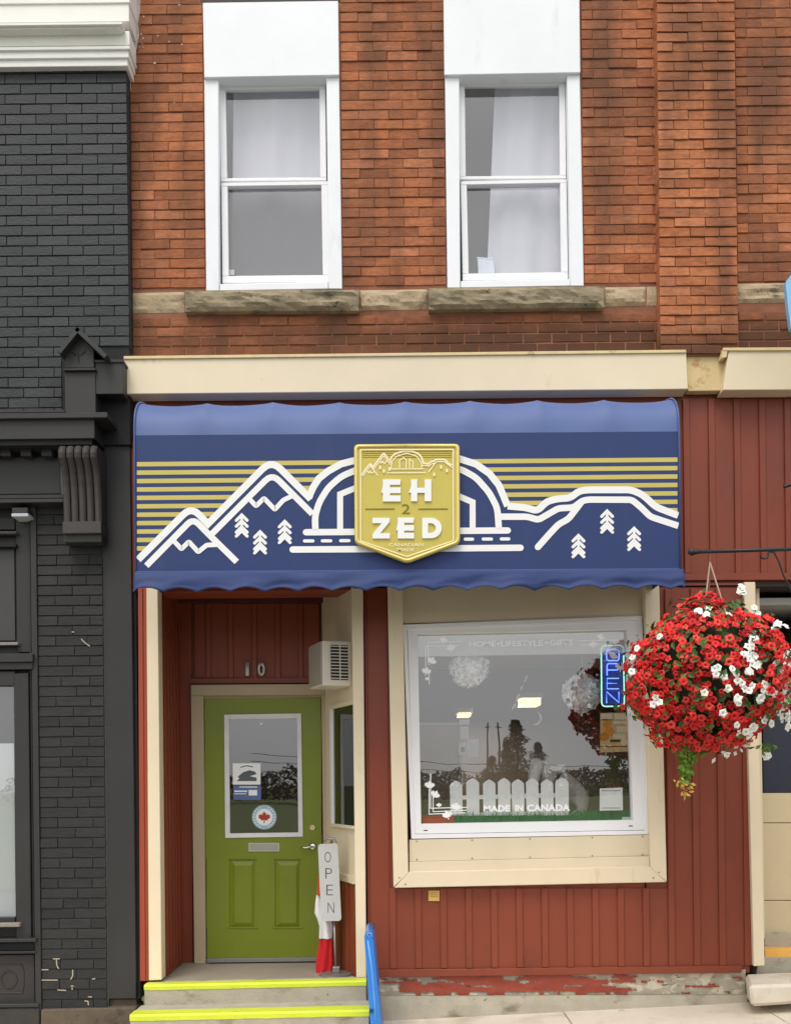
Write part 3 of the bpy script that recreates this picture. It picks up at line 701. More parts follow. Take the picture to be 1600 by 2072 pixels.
# stickers on the door glass
t = thing('notice_card', 'white notice card with a small boat-like drawing, taped inside the green door', 'notice', P(499, 1588, Yd-.001))
one('card', dq, (471, 1545, 527, 1588, Yd+.002, Yd+.003), PAPER, t, bev=0)
bm = bmesh.new(); poly(bm, [(481, 1572), (492, 1563), (505, 1559), (516, 1562), (519, 1567), (505, 1571), (519, 1574), (519, 1581), (479, 1581), (484, 1576)], Yd+.001); obj('drawing', bm, mat('grey_print', S(90, 98, 104)), t)
bm = bmesh.new(); ribbon(bm, [(487, 1553), (499, 1550), (511, 1552)], 2, Yd+.0012); obj('heading', bm, MATS['grey_print'], t)
t = thing('blue_card', 'blue and white rectangular sticker below the white notice on the door', 'sticker', P(499, 1619, Yd-.001))
one('card', dq, (472, 1589.5, 528, 1619, Yd+.002, Yd+.003), mat('sticker_blue', S(92, 110, 160)), t, bev=0)
for q in ((474, 1600, 500, 1603), (503, 1599, 520, 1610), (474, 1606, 498, 1607.5), (484, 1592, 520, 1594)):
    one('print_bar', dq, (*q, Yd+.0008, Yd+.0014), PAPER, t, bev=0)
t = thing('round_sticker', 'round pale blue sticker with a red maple leaf on the door glass', 'sticker', P(534.6, 1679, Yd-.001))
bm = bmesh.new(); disc(bm, 534.6, 1654, 25, Yd+.001, Yd+.002, 36); obj('rim_disc', bm, mat('sticker_pale_blue', S(160, 186, 208)), t)
bm = bmesh.new(); disc(bm, 534.6, 1654, 17, Yd-.0002, Yd+.0008, 36); obj('white_disc', bm, PAPER, t)
bm = bmesh.new(); leaf(bm, 534.6, 1655, 13, Yd-.0012); obj('maple_leaf', bm, mat('leaf_red', S(176, 60, 40)), t)
bm = bmesh.new()
for k in range(22):
    an = k*math.tau/22
    if k in (5, 6, 16, 17): continue
    ribbon(bm, [(534.6+19*math.cos(an), 1654+19*math.sin(an)), (534.6+22.5*math.cos(an), 1654+22.5*math.sin(an))], 2.2, Yd-.0006, caps=False)
obj('rim_lettering', bm, PAPER, t)
# house number
DIG = mat('brushed_digit', S(206, 204, 200), .35, .05, 10, 0, metal=.3)
t = thing('house_number', 'chrome house number 10 above the green door', 'house number', P(515, 1368, D-.02))
text('digit', '1', 496, 1341, 503.5, 1368, D-.034, DIG, t, bold=.03, thick=.02)
text('digit', '0', 521, 1340, 536, 1368, D-.034, DIG, t, bold=.03, thick=.02)
# air conditioner on the splayed wall
ACM = mat('ac_beige_white', S(214, 206, 190), .45, .05); ACG = mat('ac_grey', S(160, 152, 138), .5, .08, 8)
uo = .10; acz0, acz1 = P(660, 1395, .25).z, P(660, 1308, .25).z
t = thing('air_conditioner', 'beige window air conditioner jutting from the side wall beside the doorway', 'air conditioner', A_+Wn*.3+Vector((0, 0, acz0)))
sp(.02, .34, acz0, acz1, .0, .215, 'casing', ACM, t, bev=.006)
sp(.03, .33, acz0+.012, acz1-.012, .2155, .225, 'rear_coil_cover', ACG, t)
# louvred vent on the street-facing side
def spf(o0, o1, z0_, z1_, u0_, u1_, name, m): return sp(u0_, u1_, z0_, z1_, o0, o1, name, m, t, bev=.001)
spf(.03, .155, acz0+.04, acz1-.03, .010, .019, 'vent', mat('ac_vent_dark', S(30, 30, 34)))
for k in range(11):
    z = acz0+.05+k*(acz1-acz0-.09)/10
    spf(.028, .157, z-.0028, z+.0028, .002, .012, 'louvre', ACM)
spf(.088, .094, acz0+.04, acz1-.03, .000, .011, 'vent_bar', ACM)
# ---------- shop window bay
SWN = bpy.data.objects.new('window', None); COL.objects.link(SWN); SWN.parent = RB
c = P(1070, 1795, 0); SWN.location = c-wl(RB); WLOC[SWN.name] = c
bz = BEI2
YB = -.075
one('header_board', quad, ((812, 1150), (1304, 1146), (1304, 1250), (812, 1262), -.01, .06), bz, SWN)
one('bay_casing', quad, ((783, 1150), (813, 1150), (826, 1768), (796, 1796), YB, .012), BEI, SWN, bev=.004)
one('bay_casing', quad, ((1303, 1146), (1332.5, 1146), (1349, 1785), (1316, 1757), YB, .012), BEI, SWN, bev=.004)
one('bay_casing', quad, ((828, 1765), (1314, 1754), (1348, 1785.6), (797, 1797.5), YB+.001, .012), BEI, SWN, bev=.004)
one('sill_slope', quad, ((828, 1745), (1314, 1733), (1314, 1755), (828, 1766), YB+.018, .012), BEI2, SWN)
one('apron_board', quad, ((828, 1700), (1313, 1690), (1314, 1732), (828, 1744), -.03, .012), BEI2, SWN)
bm = bmesh.new()
for x in (843, 955, 1072, 1198, 1300):
    for y in (1703, 1740): disc(bm, x, y-(x-843)*.021, 1.4, -.034, -.029, 8)
for x, y in ((808, 1777), (820, 1790), (1333, 1766), (1322, 1777)): disc(bm, x, y, 1.4, YB-.004, YB+.001, 8)
obj('screw_heads', bm, mat('screw_brown', S(120, 96, 60)), SWN)
# white outer and inner frames
def qframe(name, O, I, Y0, Y1, m, par):
    bm = bmesh.new()
    for i in range(4):
        j = (i+1) % 4; f = [P(*O[i], Y0), P(*O[j], Y0), P(*I[j], Y0), P(*I[i], Y0)]
        hexa(bm, f, [p+Vector((0, Y1-Y0, 0)) for p in f], .0015)
    return obj(name, bm, m, par)
qframe('outer_frame', [(815, 1264), (1299, 1246), (1312, 1689), (832, 1698)], [(823, 1272), (1291, 1255), (1304, 1681), (839, 1689)], -.02, .1, WHV, SWN)
qframe('inner_frame', [(824, 1273), (1290, 1256), (1303, 1680), (838, 1688)], [(845, 1283), (1269, 1274), (1281, 1660), (852, 1668)], -.005, .08, WHV, SWN)
GYW = .05
bm = bmesh.new(); poly(bm, [(844, 1281), (1270, 1272), (1282, 1661), (851, 1669)], GYW); obj('pane', bm, GLS, SWN)
for x, y in ((861, 1681), (1276, 1672)): one('weep_slot', dq, (x-4, y-1, x+4, y+1, -.0065, -.004), INK, SWN, bev=0)
# ---------- shop interior
bm = bmesh.new()
xi0, xi1 = P(835, 1500, 0).x, P(1330, 1500, 0).x; zi0, zi1 = P(1000, 1672, .06).z, P(1000, 1262, .06).z
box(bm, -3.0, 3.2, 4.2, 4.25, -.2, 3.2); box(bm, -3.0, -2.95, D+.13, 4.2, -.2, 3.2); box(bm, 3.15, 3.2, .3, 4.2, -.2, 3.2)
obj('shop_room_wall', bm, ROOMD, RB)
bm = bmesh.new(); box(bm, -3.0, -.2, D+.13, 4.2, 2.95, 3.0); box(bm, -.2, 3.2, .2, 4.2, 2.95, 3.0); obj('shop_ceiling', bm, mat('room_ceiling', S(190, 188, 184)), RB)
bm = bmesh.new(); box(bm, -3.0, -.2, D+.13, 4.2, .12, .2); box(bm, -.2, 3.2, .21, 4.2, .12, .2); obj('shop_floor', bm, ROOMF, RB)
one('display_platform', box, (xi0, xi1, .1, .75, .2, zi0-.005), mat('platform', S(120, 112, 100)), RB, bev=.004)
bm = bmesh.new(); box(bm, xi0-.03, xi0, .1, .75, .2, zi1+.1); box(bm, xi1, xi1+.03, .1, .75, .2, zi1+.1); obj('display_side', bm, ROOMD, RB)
EM = mat('ceiling_lamp_glow', (1, .84, .5), .5, 0, 3, 0, emit=.95)
for lab, (x0, y0, x1, y1, Y) in (('small yellow-lit ceiling lamp seen through the shop window above the notices', (929, 1442, 953, 1449, 3.2)), ('larger yellow-lit ceiling lamp seen near the middle of the shop window', (1057, 1412, 1094, 1427, 2.4))):
    t = thing('ceiling_lamp', lab, 'ceiling lamp', P((x0+x1)/2, y0, Y))
    a, b = P(x0, y1, Y), P(x1, y0, Y)
    one('lamp_housing', box, (a.x-.02, b.x+.02, Y-.01, Y+.35, b.z, b.z+.05), WHV, t)
    one('lamp_glow', box, (a.x, b.x, Y, Y+.34, a.z, b.z-.001), EM, t, bev=0)
for (x, y, Y) in ((941, 1445, 3.4), (1075, 1420, 2.6)):      # the two lit ceiling lamps of the shop
    ld = bpy.data.lights.new('lamp_light', 'AREA'); ld.energy = 14; ld.size = .4; ld.color = (1, .86, .6); lo = bpy.data.objects.new('lamp_light', ld); COL.objects.link(lo); p_ = P(x, y, Y); lo.location = (p_.x, Y, p_.z-.03)
# paper pom-poms hanging in the window
def pompom(cx, cy, r, Y, label):
    c = P(cx, cy, Y); rr = r/pxm(Y); t = thing('paper_pompom', label, 'decoration', c, 'white paper pompoms hanging in the shop window')
    bm = bmesh.new(); rg = random.Random(int(cx))
    for i in range(420):
        d = Vector((rg.gauss(0, 1), rg.gauss(0, 1), rg.gauss(0, 1))).normalized(); a = d.orthogonal().normalized(); a = Matrix.Rotation(rg.uniform(0, 6.28), 3, d) @ a; b = d.cross(a)
        s = rr*.34; R0 = rr*rg.uniform(.66, .86); o = c+d*R0
        p = [o-a*s*.6, o+b*s*.5+d*s*.35, o+a*s*.6+d*s*.2, o-b*s*.5+d*s*.5]
        bm.faces.new([bm.verts.new(q) for q in p])
    obj('tissue_petals', bm, PAPER, t, kind='stuff')
    bm = bmesh.new(); bmesh.ops.create_icosphere(bm, subdivisions=2, radius=rr*.86, matrix=Matrix.Translation(c)); obj('tissue_core', bm, PAPER, t, smooth=True)
    bm = bmesh.new(); tube(bm, [c+Vector((0, 0, rr*.8)), Vector((c.x, c.y, 2.94))], .0015, 4); obj('thread', bm, PAPER, t)
pompom(948, 1350, 43, .26, 'fluffy white paper pompom hanging at the upper left of the shop window')
pompom(1178, 1402, 42, .28, 'fluffy white paper pompom hanging left of the blue neon sign')
# bunting of white beads, crescent
t = thing('bead_garland', 'slanted string of white beads hanging inside the shop window', 'garland', P(1052, 1400, .7))
for (x0, y0, x1, y1) in ((1067, 1366, 1060, 1381), (1057, 1388, 1053, 1396), (1051, 1405, 1044, 1416), (1044, 1424, 1036, 1435)):
    bm = bmesh.new(); n = 7; pp = [P(x0+(x1-x0)*k/6, y0+(y1-y0)*k/6, .7) for k in range(7)]; tube(bm, pp, [.002, .007, .01, .011, .01, .007, .002], 8); obj('bead', bm, PAPER, t, smooth=True)
bm = bmesh.new(); tube(bm, [P(1068, 1364, .7), P(1035, 1437, .7)], .0012, 4); obj('string', bm, PAPER, t)
t = thing('crescent_ornament', 'thin white crescent moon ornament hanging inside the shop window', 'ornament', P(1083, 1468, .8))
bm = bmesh.new(); pts = []
for k in range(15):
    an = -1.0+k*2.7/14; pts.append(P(1080+14*math.cos(an), 1453+14*math.sin(an), .8))
tube(bm, pts, [.002+.008*math.sin(math.pi*k/14) for k in range(15)], 8); obj('crescent', bm, PAPER, t, smooth=True)
# frosted header band and lettering on the glass
fb = bpy.data.materials.new('frosted_vinyl'); fb.use_nodes = True; b_ = fb.node_tree.nodes['Principled BSDF']
b_.inputs['Base Color'].default_value = (*S(226, 232, 234), 1); b_.inputs['Alpha'].default_value = .7; b_.inputs['Roughness'].default_value = .7
t = thing('window_lettering', 'white HOME LIFESTYLE GIFTS lettering on the frosted band atop the shop window', 'lettering', P(1055, 1305, GYW))
bm = bmesh.new(); poly(bm, [(845, 1282), (1269, 1273), (1270, 1322), (846, 1329)], GYW+.008); obj('frosted_band', bm, fb, t)
LT = mat('vinyl_white', S(250, 250, 250), .5, .02, 3, 0)
text('word', 'HOME', 949, 1297, 1003, 1309, GYW+.004, LT, t, bold=.03, thick=0, slant=-.8)
text('word', 'LIFESTYLE', 1013, 1296, 1098, 1308, GYW+.004, LT, t, bold=.03, thick=0, slant=-1)
text('word', 'GIFTS', 1112, 1294, 1159, 1306, GYW+.004, LT, t, bold=.03, thick=0, slant=-.8)
for x, y in ((1008, 1303), (1105, 1301)):
    bm = bmesh.new(); leaf(bm, x, y, 4.5, GYW+.004); obj('leaf_mark', bm, LT, t)
t = thing('canada_lettering', 'white MADE IN CANADA lettering low on the shop window in front of the picket fence', 'lettering', P(1065, 1643, GYW))
text('word', 'MADE', 978, 1630, 1032, 1643, GYW-.003, LT, t, bold=.04, thick=0, slant=-.8)
text('word', 'IN', 1042, 1629, 1058, 1642, GYW-.003, LT, t, bold=.04, thick=0)
text('word', 'CANADA', 1066, 1628, 1153, 1642, GYW-.003, LT, t, bold=.04, thick=0, slant=-1)
def decal(label, leaves, lines):
    sg = -1 if leaves[0][1] > 1500 else 1
    x, y = leaves[0][:2]; t = thing('leaf_decal', label, 'window decal', P(x, y, GYW), 'white maple leaf corner decals')
    for i, (x, y, s, r_) in enumerate(leaves):
        bm = bmesh.new(); leaf(bm, x, y, s, GYW+sg*(.0045-.0004*(i % 4)), r_); obj('leaf', bm, LT, t)
    for i, l in enumerate(lines):
        bm = bmesh.new(); ribbon(bm, l, 1.7, GYW+sg*(.0020+.0003*i), caps=False); obj('border_line', bm, LT, t)
decal('white maple leaf decals with a corner line at the top left of the shop window', [(897, 1296, 8.5, .3), (912, 1312, 10, -.2), (873, 1338, 10.5, .5), (862, 1359, 10.5, .2), (864, 1374, 5, 0)],
      [[(935, 1298), (866, 1300), (866, 1345)], [(928, 1306), (861, 1308), (861, 1350)], [(868, 1362), (868, 1384)]])
decal('white maple leaf decals with a corner line at the top right of the shop window', [(1215, 1290, 9, .3), (1199, 1305, 9.5, -.2), (1241, 1329, 9.5, .4), (1255, 1350, 12, .1)],
      [[(1170, 1297), (1250, 1295)], [(1174, 1305), (1246, 1303)]])
decal('white maple leaf decals with a corner line at the bottom left of the shop window', [(869, 1590, 11, .1), (880, 1609, 10.5, .5), (922, 1634, 11, .2), (905, 1650, 11, -.3), (888, 1630, 6, 0)],
      [[(871, 1566), (871, 1636), (946, 1634)], [(876, 1600), (876, 1643), (944, 1640)], [(868, 1598), (868, 1648), (941, 1645)]])
# neon OPEN
t = thing('neon_open_sign', 'blue neon OPEN sign with a pale green outline at the right of the shop window', 'neon sign', P(1238, 1430, .1))
one('back_panel', dq, (1218, 1309, 1260, 1426, .115, .12), mat('neon_back', S(34, 64, 120), .3, emit=.3), t, bev=.001)
NB = mat('neon_blue', S(96, 130, 255), .4, 0, 3, 0, emit=2.2); NG = mat('neon_green', S(170, 245, 215), .4, 0, 3, 0, emit=.9)
def ntube(name, pts, m, r=.004, Y=.1): 
    bm = bmesh.new(); tube(bm, [P(x, y, Y) for x, y in pts], r, 6); return obj(name, bm, m, t, smooth=True)
o4 = fillet([(1238, 1306), (1261, 1306), (1263, 1429), (1217, 1430), (1216, 1307), (1238, 1306)], 9)
ntube('outline_tube', o4, NG, .005)
ntube('neon_letter', fillet([(1240, 1315), (1252, 1315), (1252, 1337), (1227, 1337), (1227, 1315), (1240, 1315)], 5), NB)
ntube('neon_letter', fillet([(1228, 1367), (1228, 1343), (1251, 1343), (1251, 1356), (1228, 1356)], 5), NB)
ntube('neon_letter', [(1252, 1373), (1228, 1373), (1228, 1383), (1248, 1383), (1228, 1383), (1228, 1394), (1252, 1394)], NB)
ntube('neon_letter', [(1227, 1423), (1227, 1400), (1252, 1422), (1252, 1400)], NB)
# posters on the glass, right side
t = thing('food_poster', 'tan printed poster with round food pictures below the neon sign', 'poster', P(1243, 1522, .08))
one('sheet', quad, ((1214, 1443), (1268, 1442), (1271, 1521), (1214, 1523), .078, .08), mat('poster_tan', S(196, 176, 128), .6, .15, 20), t, bev=0)
pm = [mat('poster_orange', S(206, 140, 60)), mat('poster_cream', S(214, 208, 178)), mat('poster_brown', S(96, 72, 40)), mat('poster_gold', S(180, 130, 40))]
for k, (x0, y0, x1, y1, mi) in enumerate(((1215, 1444, 1238, 1455, 1), (1243, 1444, 1267, 1456, 1), (1241, 1459, 1267, 1465, 1), (1247, 1470, 1268, 1482, 1), (1216, 1456, 1240, 1458, 2), (1234, 1497, 1256, 1502, 2), (1215, 1510, 1270, 1512, 2), (1240, 1485, 1266, 1495, 1))):
    one('print_block', dq, (x0, y0, x1, y1, .0765, .0772), pm[mi], t, bev=0)
for k, (x, y, r_, mi) in enumerate(((1228, 1466, 8, 0), (1232, 1481, 10, 0), (1222, 1491, 9, 3), (1262, 1502, 7, 1))):
    bm = bmesh.new(); disc(bm, x, y, r_, .0750-.0006*k, .0765-.0006*k); obj('food_picture', bm, pm[mi], t)
t = thing('white_card', 'square white card in the lower right corner of the shop window', 'notice', P(1237, 1641, .08))
one('card', quad, ((1213, 1596), (1259, 1594), (1260, 1640), (1213, 1641), .078, .08), PAPER, t, bev=0)
for q in ((1217, 1600, 1255, 1601), (1217, 1635, 1255, 1636)): one('border_line', dq, (*q, .0765, .0772), INK, t, bev=0)
t = thing('small_label', 'small pale green label at the bottom right corner of the shop window', 'label', P(1269, 1660, .08))
one('label_card', dq, (1258, 1653.5, 1279, 1660, .078, .08), mat('pale_green', S(196, 214, 196)), t, bev=0)
t = thing('pinned_notices', 'three pale papers pinned on the wall inside, at the left of the shop window', 'papers', P(943, 1530, .9))
for q in ((929, 1456, 950, 1467), (931, 1470, 948, 1495), (945, 1496, 968, 1533), (928, 1503, 942, 1528)): one('paper', dq, (*q, .9, .903), PAPER, t, bev=0)
one('print_square', dq, (932, 1512, 940, 1522, .896, .898), mat('grey_print2', S(90, 90, 96)), t, bev=0)
# tan partition inside, left
t = thing('display_partition', 'tan display partition with a pale top rail, left inside the shop window', 'partition', P(888, 1660, 1.0))
one('partition_panel', dq, (840, 1470, 928, 1700, .97, 1.0), mat('partition_tan', S(176, 160, 138)), t)
one('top_rail', dq, (838, 1462, 932, 1469, .95, 1.0), mat('partition_rail', S(200, 198, 190)), t)
one('edge_rail', dq, (928, 1462, 934, 1700, .95, 1.0), MATS['partition_rail'], t)
# picket fence cut-out
t = thing('picket_fence', 'small white picket fence standing on green grass in the shop window display', 'fence', P(1030, 1660, .13))
PF = mat('fence_white', S(244, 246, 244), .5, .05, 20, .05)
for x0, x1, yt in ((910, 935, 1580), (943, 969, 1575), (977, 1002, 1577.5), (1007, 1032, 1574.5), (1035, 1060, 1577), (1064, 1089, 1575), (1094, 1119, 1577), (1123, 1150, 1574)):
    bm = bmesh.new(); poly(bm, [(x0, yt+9), (x0+5, yt+4), ((x0+x1)/2, yt), (x1-5, yt+4), (x1, yt+9), (x1+1, 1650), (x0+1, 1651)], .125, .137); obj('picket', bm, PF, t)
one('rail', quad, ((912, 1611), (1148, 1604), (1148, 1614), (912, 1619), .1375, .15), PF, t)
one('rail', quad, ((912, 1646), (1148, 1641), (1148, 1648), (912, 1653), .1375, .15), PF, t)
bm = bmesh.new(); rg = random.Random(5)   # artificial grass
for i in range(1500):
    x = rg.uniform(918, 1281); Yg = rg.uniform(.085, .24); b = P(x, 1664, Yg); b.z = zi0; h = rg.uniform(.06, .125); w = rg.uniform(.003, .006); l = rg.uniform(-.03, .03)
    bm.faces.new([bm.verts.new(q) for q in (b+Vector((-w, 0, 0)), b+Vector((w, 0, 0)), b+Vector((l, rg.uniform(-.02, .02), h)))])
tag(obj('display_grass', bm, mat('fake_grass', S(48, 140, 80), .7, .3, 30, 0), None, kind='stuff'), 'strip of artificial green grass along the bottom of the shop window', 'grass')
t = thing('red_tray', 'low red-orange box in the bottom left corner of the shop window', 'tray', P(886, 1668, .1))
one('tray_body', dq, (854, 1654, 918, 1668, .09, .3), mat('tray_red', S(186, 70, 44)), t)
one('tray_rim', dq, (853, 1651, 919, 1654, .085, .305), MATS['tray_red'], t)
# plush animal lying behind the fence (skin body)
def skinbody(name, pts, edges, m, parent, sub=2):
    me = bpy.data.meshes.new(name); c = Vector(pts[0][0]); me.from_pydata([Vector(p[0])-c for p in pts], edges, [])
    o = bpy.data.objects.new(name, me); COL.objects.link(o)
    o.modifiers.new('s', 'SKIN'); o.modifiers.new('u', 'SUBSURF').levels = sub
    for i, p in enumerate(pts):
        me.skin_vertices[0].data[i].radius = (p[1], p[1]); me.skin_vertices[0].data[i].use_root = (i == 0)
    bpy.context.view_layer.update()
    nm = bpy.data.meshes.new_from_object(o.evaluated_get(bpy.context.evaluated_depsgraph_get())); bpy.data.objects.remove(o)
    return finish(name, nm, m, parent, c, smooth=True)
t = thing('plush_bear', 'white plush animal lying behind the picket fence in the shop window', 'stuffed animal', P(1130, 1640, .5))
pl = mat('plush_white', S(232, 228, 220), .95, .08, 14, .4, 60)
pts = [(P(1130, 1585, .5), .10), (P(1165, 1600, .55), .095), (P(1190, 1625, .55), .07), (P(1104, 1562, .42), .06), (P(1086, 1549, .36), .066), (P(1080, 1572, .3), .05), (P(1077, 1592, .27), .036),
       (P(1110, 1620, .38), .035), (P(1090, 1652, .3), .03), (P(1180, 1640, .45), .04), (P(1150, 1658, .38), .033)]
skinbody('body', pts, [(0, 1), (1, 2), (0, 3), (3, 4), (4, 5), (5, 6), (3, 7), (7, 8), (1, 9), (9, 10)], pl, t)
bm = bmesh.new(); bmesh.ops.create_icosphere(bm, subdivisions=1, radius=.009, matrix=Matrix.Translation(P(1076, 1594, .23))); obj('nose', bm, INK, t)
# ---------- foundation
FD = thing('foundation_wall', 'low concrete foundation with peeling oxblood paint under the siding', 'foundation', P(1120, 2040, 0))
bm = bmesh.new(); n, mz = 90, 5; g = []
for i in range(n+1):
    x = 742+(1508-742)*i/n; col = []
    for j in range(mz+1):
        y = (1972-(x-742)*.012)+(2015-(x-742)*.004-1972+(x-742)*.012)*j/mz; p = P(x, y, .01); p.y += noise.fractal(Vector((p.x*6, p.z*9, 2)), 1, 2, 4)*.008
        col.append(bm.verts.new(p))
    g.append(col)
for i in range(n):
    for j in range(mz): bm.faces.new((g[i][j], g[i+1][j], g[i+1][j+1], g[i][j+1]))
obj('upper_face', bm, PEEL, FD, smooth=True)
bm = bmesh.new(); cw = 3.0; V = {}
def pv(i, j):
    if (i, j) not in V:
        x = 745+i*cw; y0_ = 1972-(x-742)*.012; y1_ = 2015-(x-742)*.004; y = y0_+(y1_-y0_)*j/14; p = P(x, y, .001)
        p.y += noise.fractal(Vector((p.x*6, p.z*9, 2)), 1, 2, 4)*.008-.001; p.x += noise.noise(p*60)*.012; p.z += noise.noise(p*70+Vector((4, 0, 0)))*.009; V[(i, j)] = bm.verts.new(p)
    return V[(i, j)]
for i in range(252):
    for j in range(14):
        x = 745+i*cw; p = P(x, 1990+j, 0); e = min((x-805)/60, (1275-x)/70); th = .34 if e > 1 else .34*e
        if x > 1285: th = -.28
        if j < 3: th -= .18
        n_ = noise.fractal(Vector((p.x*3.2, j*.30, 9)), .8, 2.1, 5)*.9+(.25 if 8 < j < 12 else 0)
        if n_ > -th+(.0 if e > 0 else .25) and not (j > 11 and noise.noise(Vector((p.x*8, 0, 5))) > .0): bm.faces.new((pv(i, j), pv(i+1, j), pv(i+1, j+1), pv(i, j+1)))
obj('peeling_paint', bm, mat('old_oxblood_paint', S(146, 64, 46), .55, .14, 9, .25), FD, smooth=True)
bm = bmesh.new(); g = []
for i in range(n+1):
    x = 742+(1512-742)*i/n; col = []
    for k, (Y, y) in enumerate(((.02, 2015-(x-742)*.004), (-.03, 2018-(x-742)*.004), (-.036, 2035), (-.038, 2085))):
        p = P(x, y, Y); p.y += noise.fractal(Vector((p.x*5, k*2, 7)), 1, 2, 4)*.007; col.append(bm.verts.new(p))
    g.append(col)
for i in range(n):
    for j in range(3): bm.faces.new((g[i][j], g[i+1][j], g[i+1][j+1], g[i][j+1]))
obj('lower_ledge', bm, CONC, FD)
t = thing('kerb_block', 'pale worn concrete block at the foot of the right-hand beige post', 'concrete block', P(1560, 2037, -.3))
bm = bmesh.new(); f = [P(x, y, -.42) for x, y in ((1520, 2038), (1640, 2030), (1640, 1991), (1515, 1995))]; b = [P(x, y, .0) for x, y in ((1511, 2024), (1640, 2016), (1640, 1966), (1507, 1972))]
hexa(bm, f, b, .02); obj('block', bm, CONC2, t)
bm = bmesh.new(); rg = random.Random(3)
for (x, y) in ((1255, 2058), (1580, 2058), (1260, 2056), (1523, 2044)):
    p = P(x, y, -.1); p.z = gz(p.x)+.004
    for k in range(3): bm.faces.new([bm.verts.new(p+Vector((rg.uniform(-.015, .015), rg.uniform(-.015, .015), rg.uniform(0, .006)))) for _ in range(3)])
tag(obj('dead_leaf_bits', bm, mat('dead_leaf', S(96, 66, 44)), None, kind='stuff'), 'tiny dry leaf scraps lying on the pale sidewalk', 'litter')
# ---------- right-hand recess
bm = bmesh.new(); xq = P(1528, 1500, .3).x
box(bm, P(1500, 1500, 0).x, xq+3, 1.2, 1.25, .1, 3.1); box(bm, P(1500, 1500, 0).x, P(1508, 1500, 0).x, .06, 1.2, .1, 3.1)
zc_ = P(1560, 1186, .3).z; box(bm, P(1508, 1500, 0).x, xq+3, .301, 1.25, zc_, zc_+.05)
obj('dark_vestibule_wall', bm, mat('dark_brown_wall', S(52, 38, 36), .7, .2, 3), RB)
one('recess_beam', quad, ((1528, 1172), (2100, 1170), (2100, 1186), (1528, 1187), .01, .3), mat('dark_beam', S(56, 44, 40)), RB)
one('navy_panel', quad, ((1543, 1340), (2100, 1340), (2100, 1605), (1544, 1605), .3, .33), mat('navy_glass_panel', S(44, 46, 60), .25, .1, 3, 0), RB)
for (a, b) in ((1605.5, 1665), (1666.5, 1822), (1823.5, 1886)):
    one('panel', quad, ((1541, a), (2100, a-1), (2100, b-1), (1543, b), .24, .29), mat('tan_panel', S(196, 180, 146), .5, .05), RB, bev=.002)
one('jamb', quad, ((1529, 1187), (1536, 1187), (1547, 1900), (1541, 1900), .08, .29), BEI2, RB)
RS = thing('side_entrance_step', 'grey concrete step with an orange-yellow painted edge at the right edge of the photo', 'step', P(1580, 1960, 0))
one('step_riser', quad, ((1546, 1887), (2100, 1886), (2100, 1922), (1547, 1922), .2, .3), CONC, RS)
one('painted_edge', quad, ((1547, 1922), (2100, 1920), (2100, 1936), (1548, 1938), .1, .3), ORG, RS)
one('step_base', quad, ((1534, 1938), (2100, 1936), (2100, 1972), (1530, 1974), .08, .3), CONC, RS)
# dark drill hole and small plate
t = thing('warning_plate', 'small yellow plate screwed to the siding under the shop window', 'plate', P(878, 1824, -.02))
one('plate', dq, (866.5, 1803, 889, 1824, -.01, .002), mat('plate_yellow', S(222, 178, 96), .5, .1, 20), t, bev=.001)
bm = bmesh.new()
for y in (1807, 1811, 1815): ribbon(bm, [(869, y), (886, y)], 1.2, -.012, caps=False)
obj('print_lines', bm, mat('plate_print', S(180, 140, 70)), t)
# ============================================================ BLACK BUILDING
BK = thing('black_building', 'black painted brick building with a white cornice, left of the red brick one', 'building', P(120, 2060, -.1))
Yk = -.12
mbk = [brickmesh(40+i, .03, BB) for i in range(5)]; mbr = [brickmesh(60+i, .05, BB2) for i in range(5)]
xe = P(258.5, 400, Yk).x
its = brickfield((P(-560, 400, Yk).x, xe), (P(120, 845, Yk).z, P(120, 128, Yk).z), Yk, [hole(131, 700, 400, 2000, Yk)], .213, .0705, .004, BB, BK, mbk, 11, 0, gaph=.0045, jit=.001, depth=.07, wob=.001)
laybricks(its, BK, BB, 299)
bm = bmesh.new(); box(bm, P(-620, 400, Yk).x, xe-.004, Yk+.008, .3, P(120, 900, Yk).z, P(120, -40, Yk).z); obj('backing_wall', bm, MORTB, BK)
its = brickfield((P(79, 1500, -.1).x, P(211, 1500, -.1).x), (P(140, 2044, -.1).z, P(140, 1012, -.1).z), -.1, [], .213, .0705, .003, BB2, BK, mbr, 12, 0, gaph=.008, jit=.02, depth=.06, wob=.002)
laybricks(its, BK, BB2, 999)
bm = bmesh.new(); box(bm, P(76, 1500, -.1).x, P(213, 1500, -.1).x, -.086, .2, P(140, 2046, -.1).z, P(140, 1000, -.1).z); obj('pier_core', bm, MORTP, BK)
def bx(name, x0, y0, x1, y1, Y0, Y1, m=BLK, par=BK, bev=.003): return one(name, rect, (x0, y0, x1, y1, Y0, Y1), m, par, bev=bev)
bx('smooth_pilaster', 211, 897, 269, 2022, -.085, .2)
bx('pilaster_edge', 271, 1198, 280, 2022, -.03, .2, BLK2)
bx('side_panel', 204, 797, 262, 893, -.05, .2)
bx('side_panel_rail', 205, 886, 262, 893, -.07, -.05, BLK2)
bx('black_fascia', 192, 733, 249, 797, -.24, .0, BLK); bx('fascia_cap', 190, 727, 250, 733, -.25, .0, BLK2)
bx('pillar', 131, 748, 193, 838, -.25, -.05, BLK); bx('pillar_cap', 128, 744, 193, 749, -.275, -.05, BLK2)
bx('gable_box', 131, 700, 190, 744, -.26, -.05, BLK)
bm = bmesh.new(); poly(bm, [(131, 701), (158, 672), (190, 701)], -.26, -.05); obj('gable_front', bm, BLK, BK)
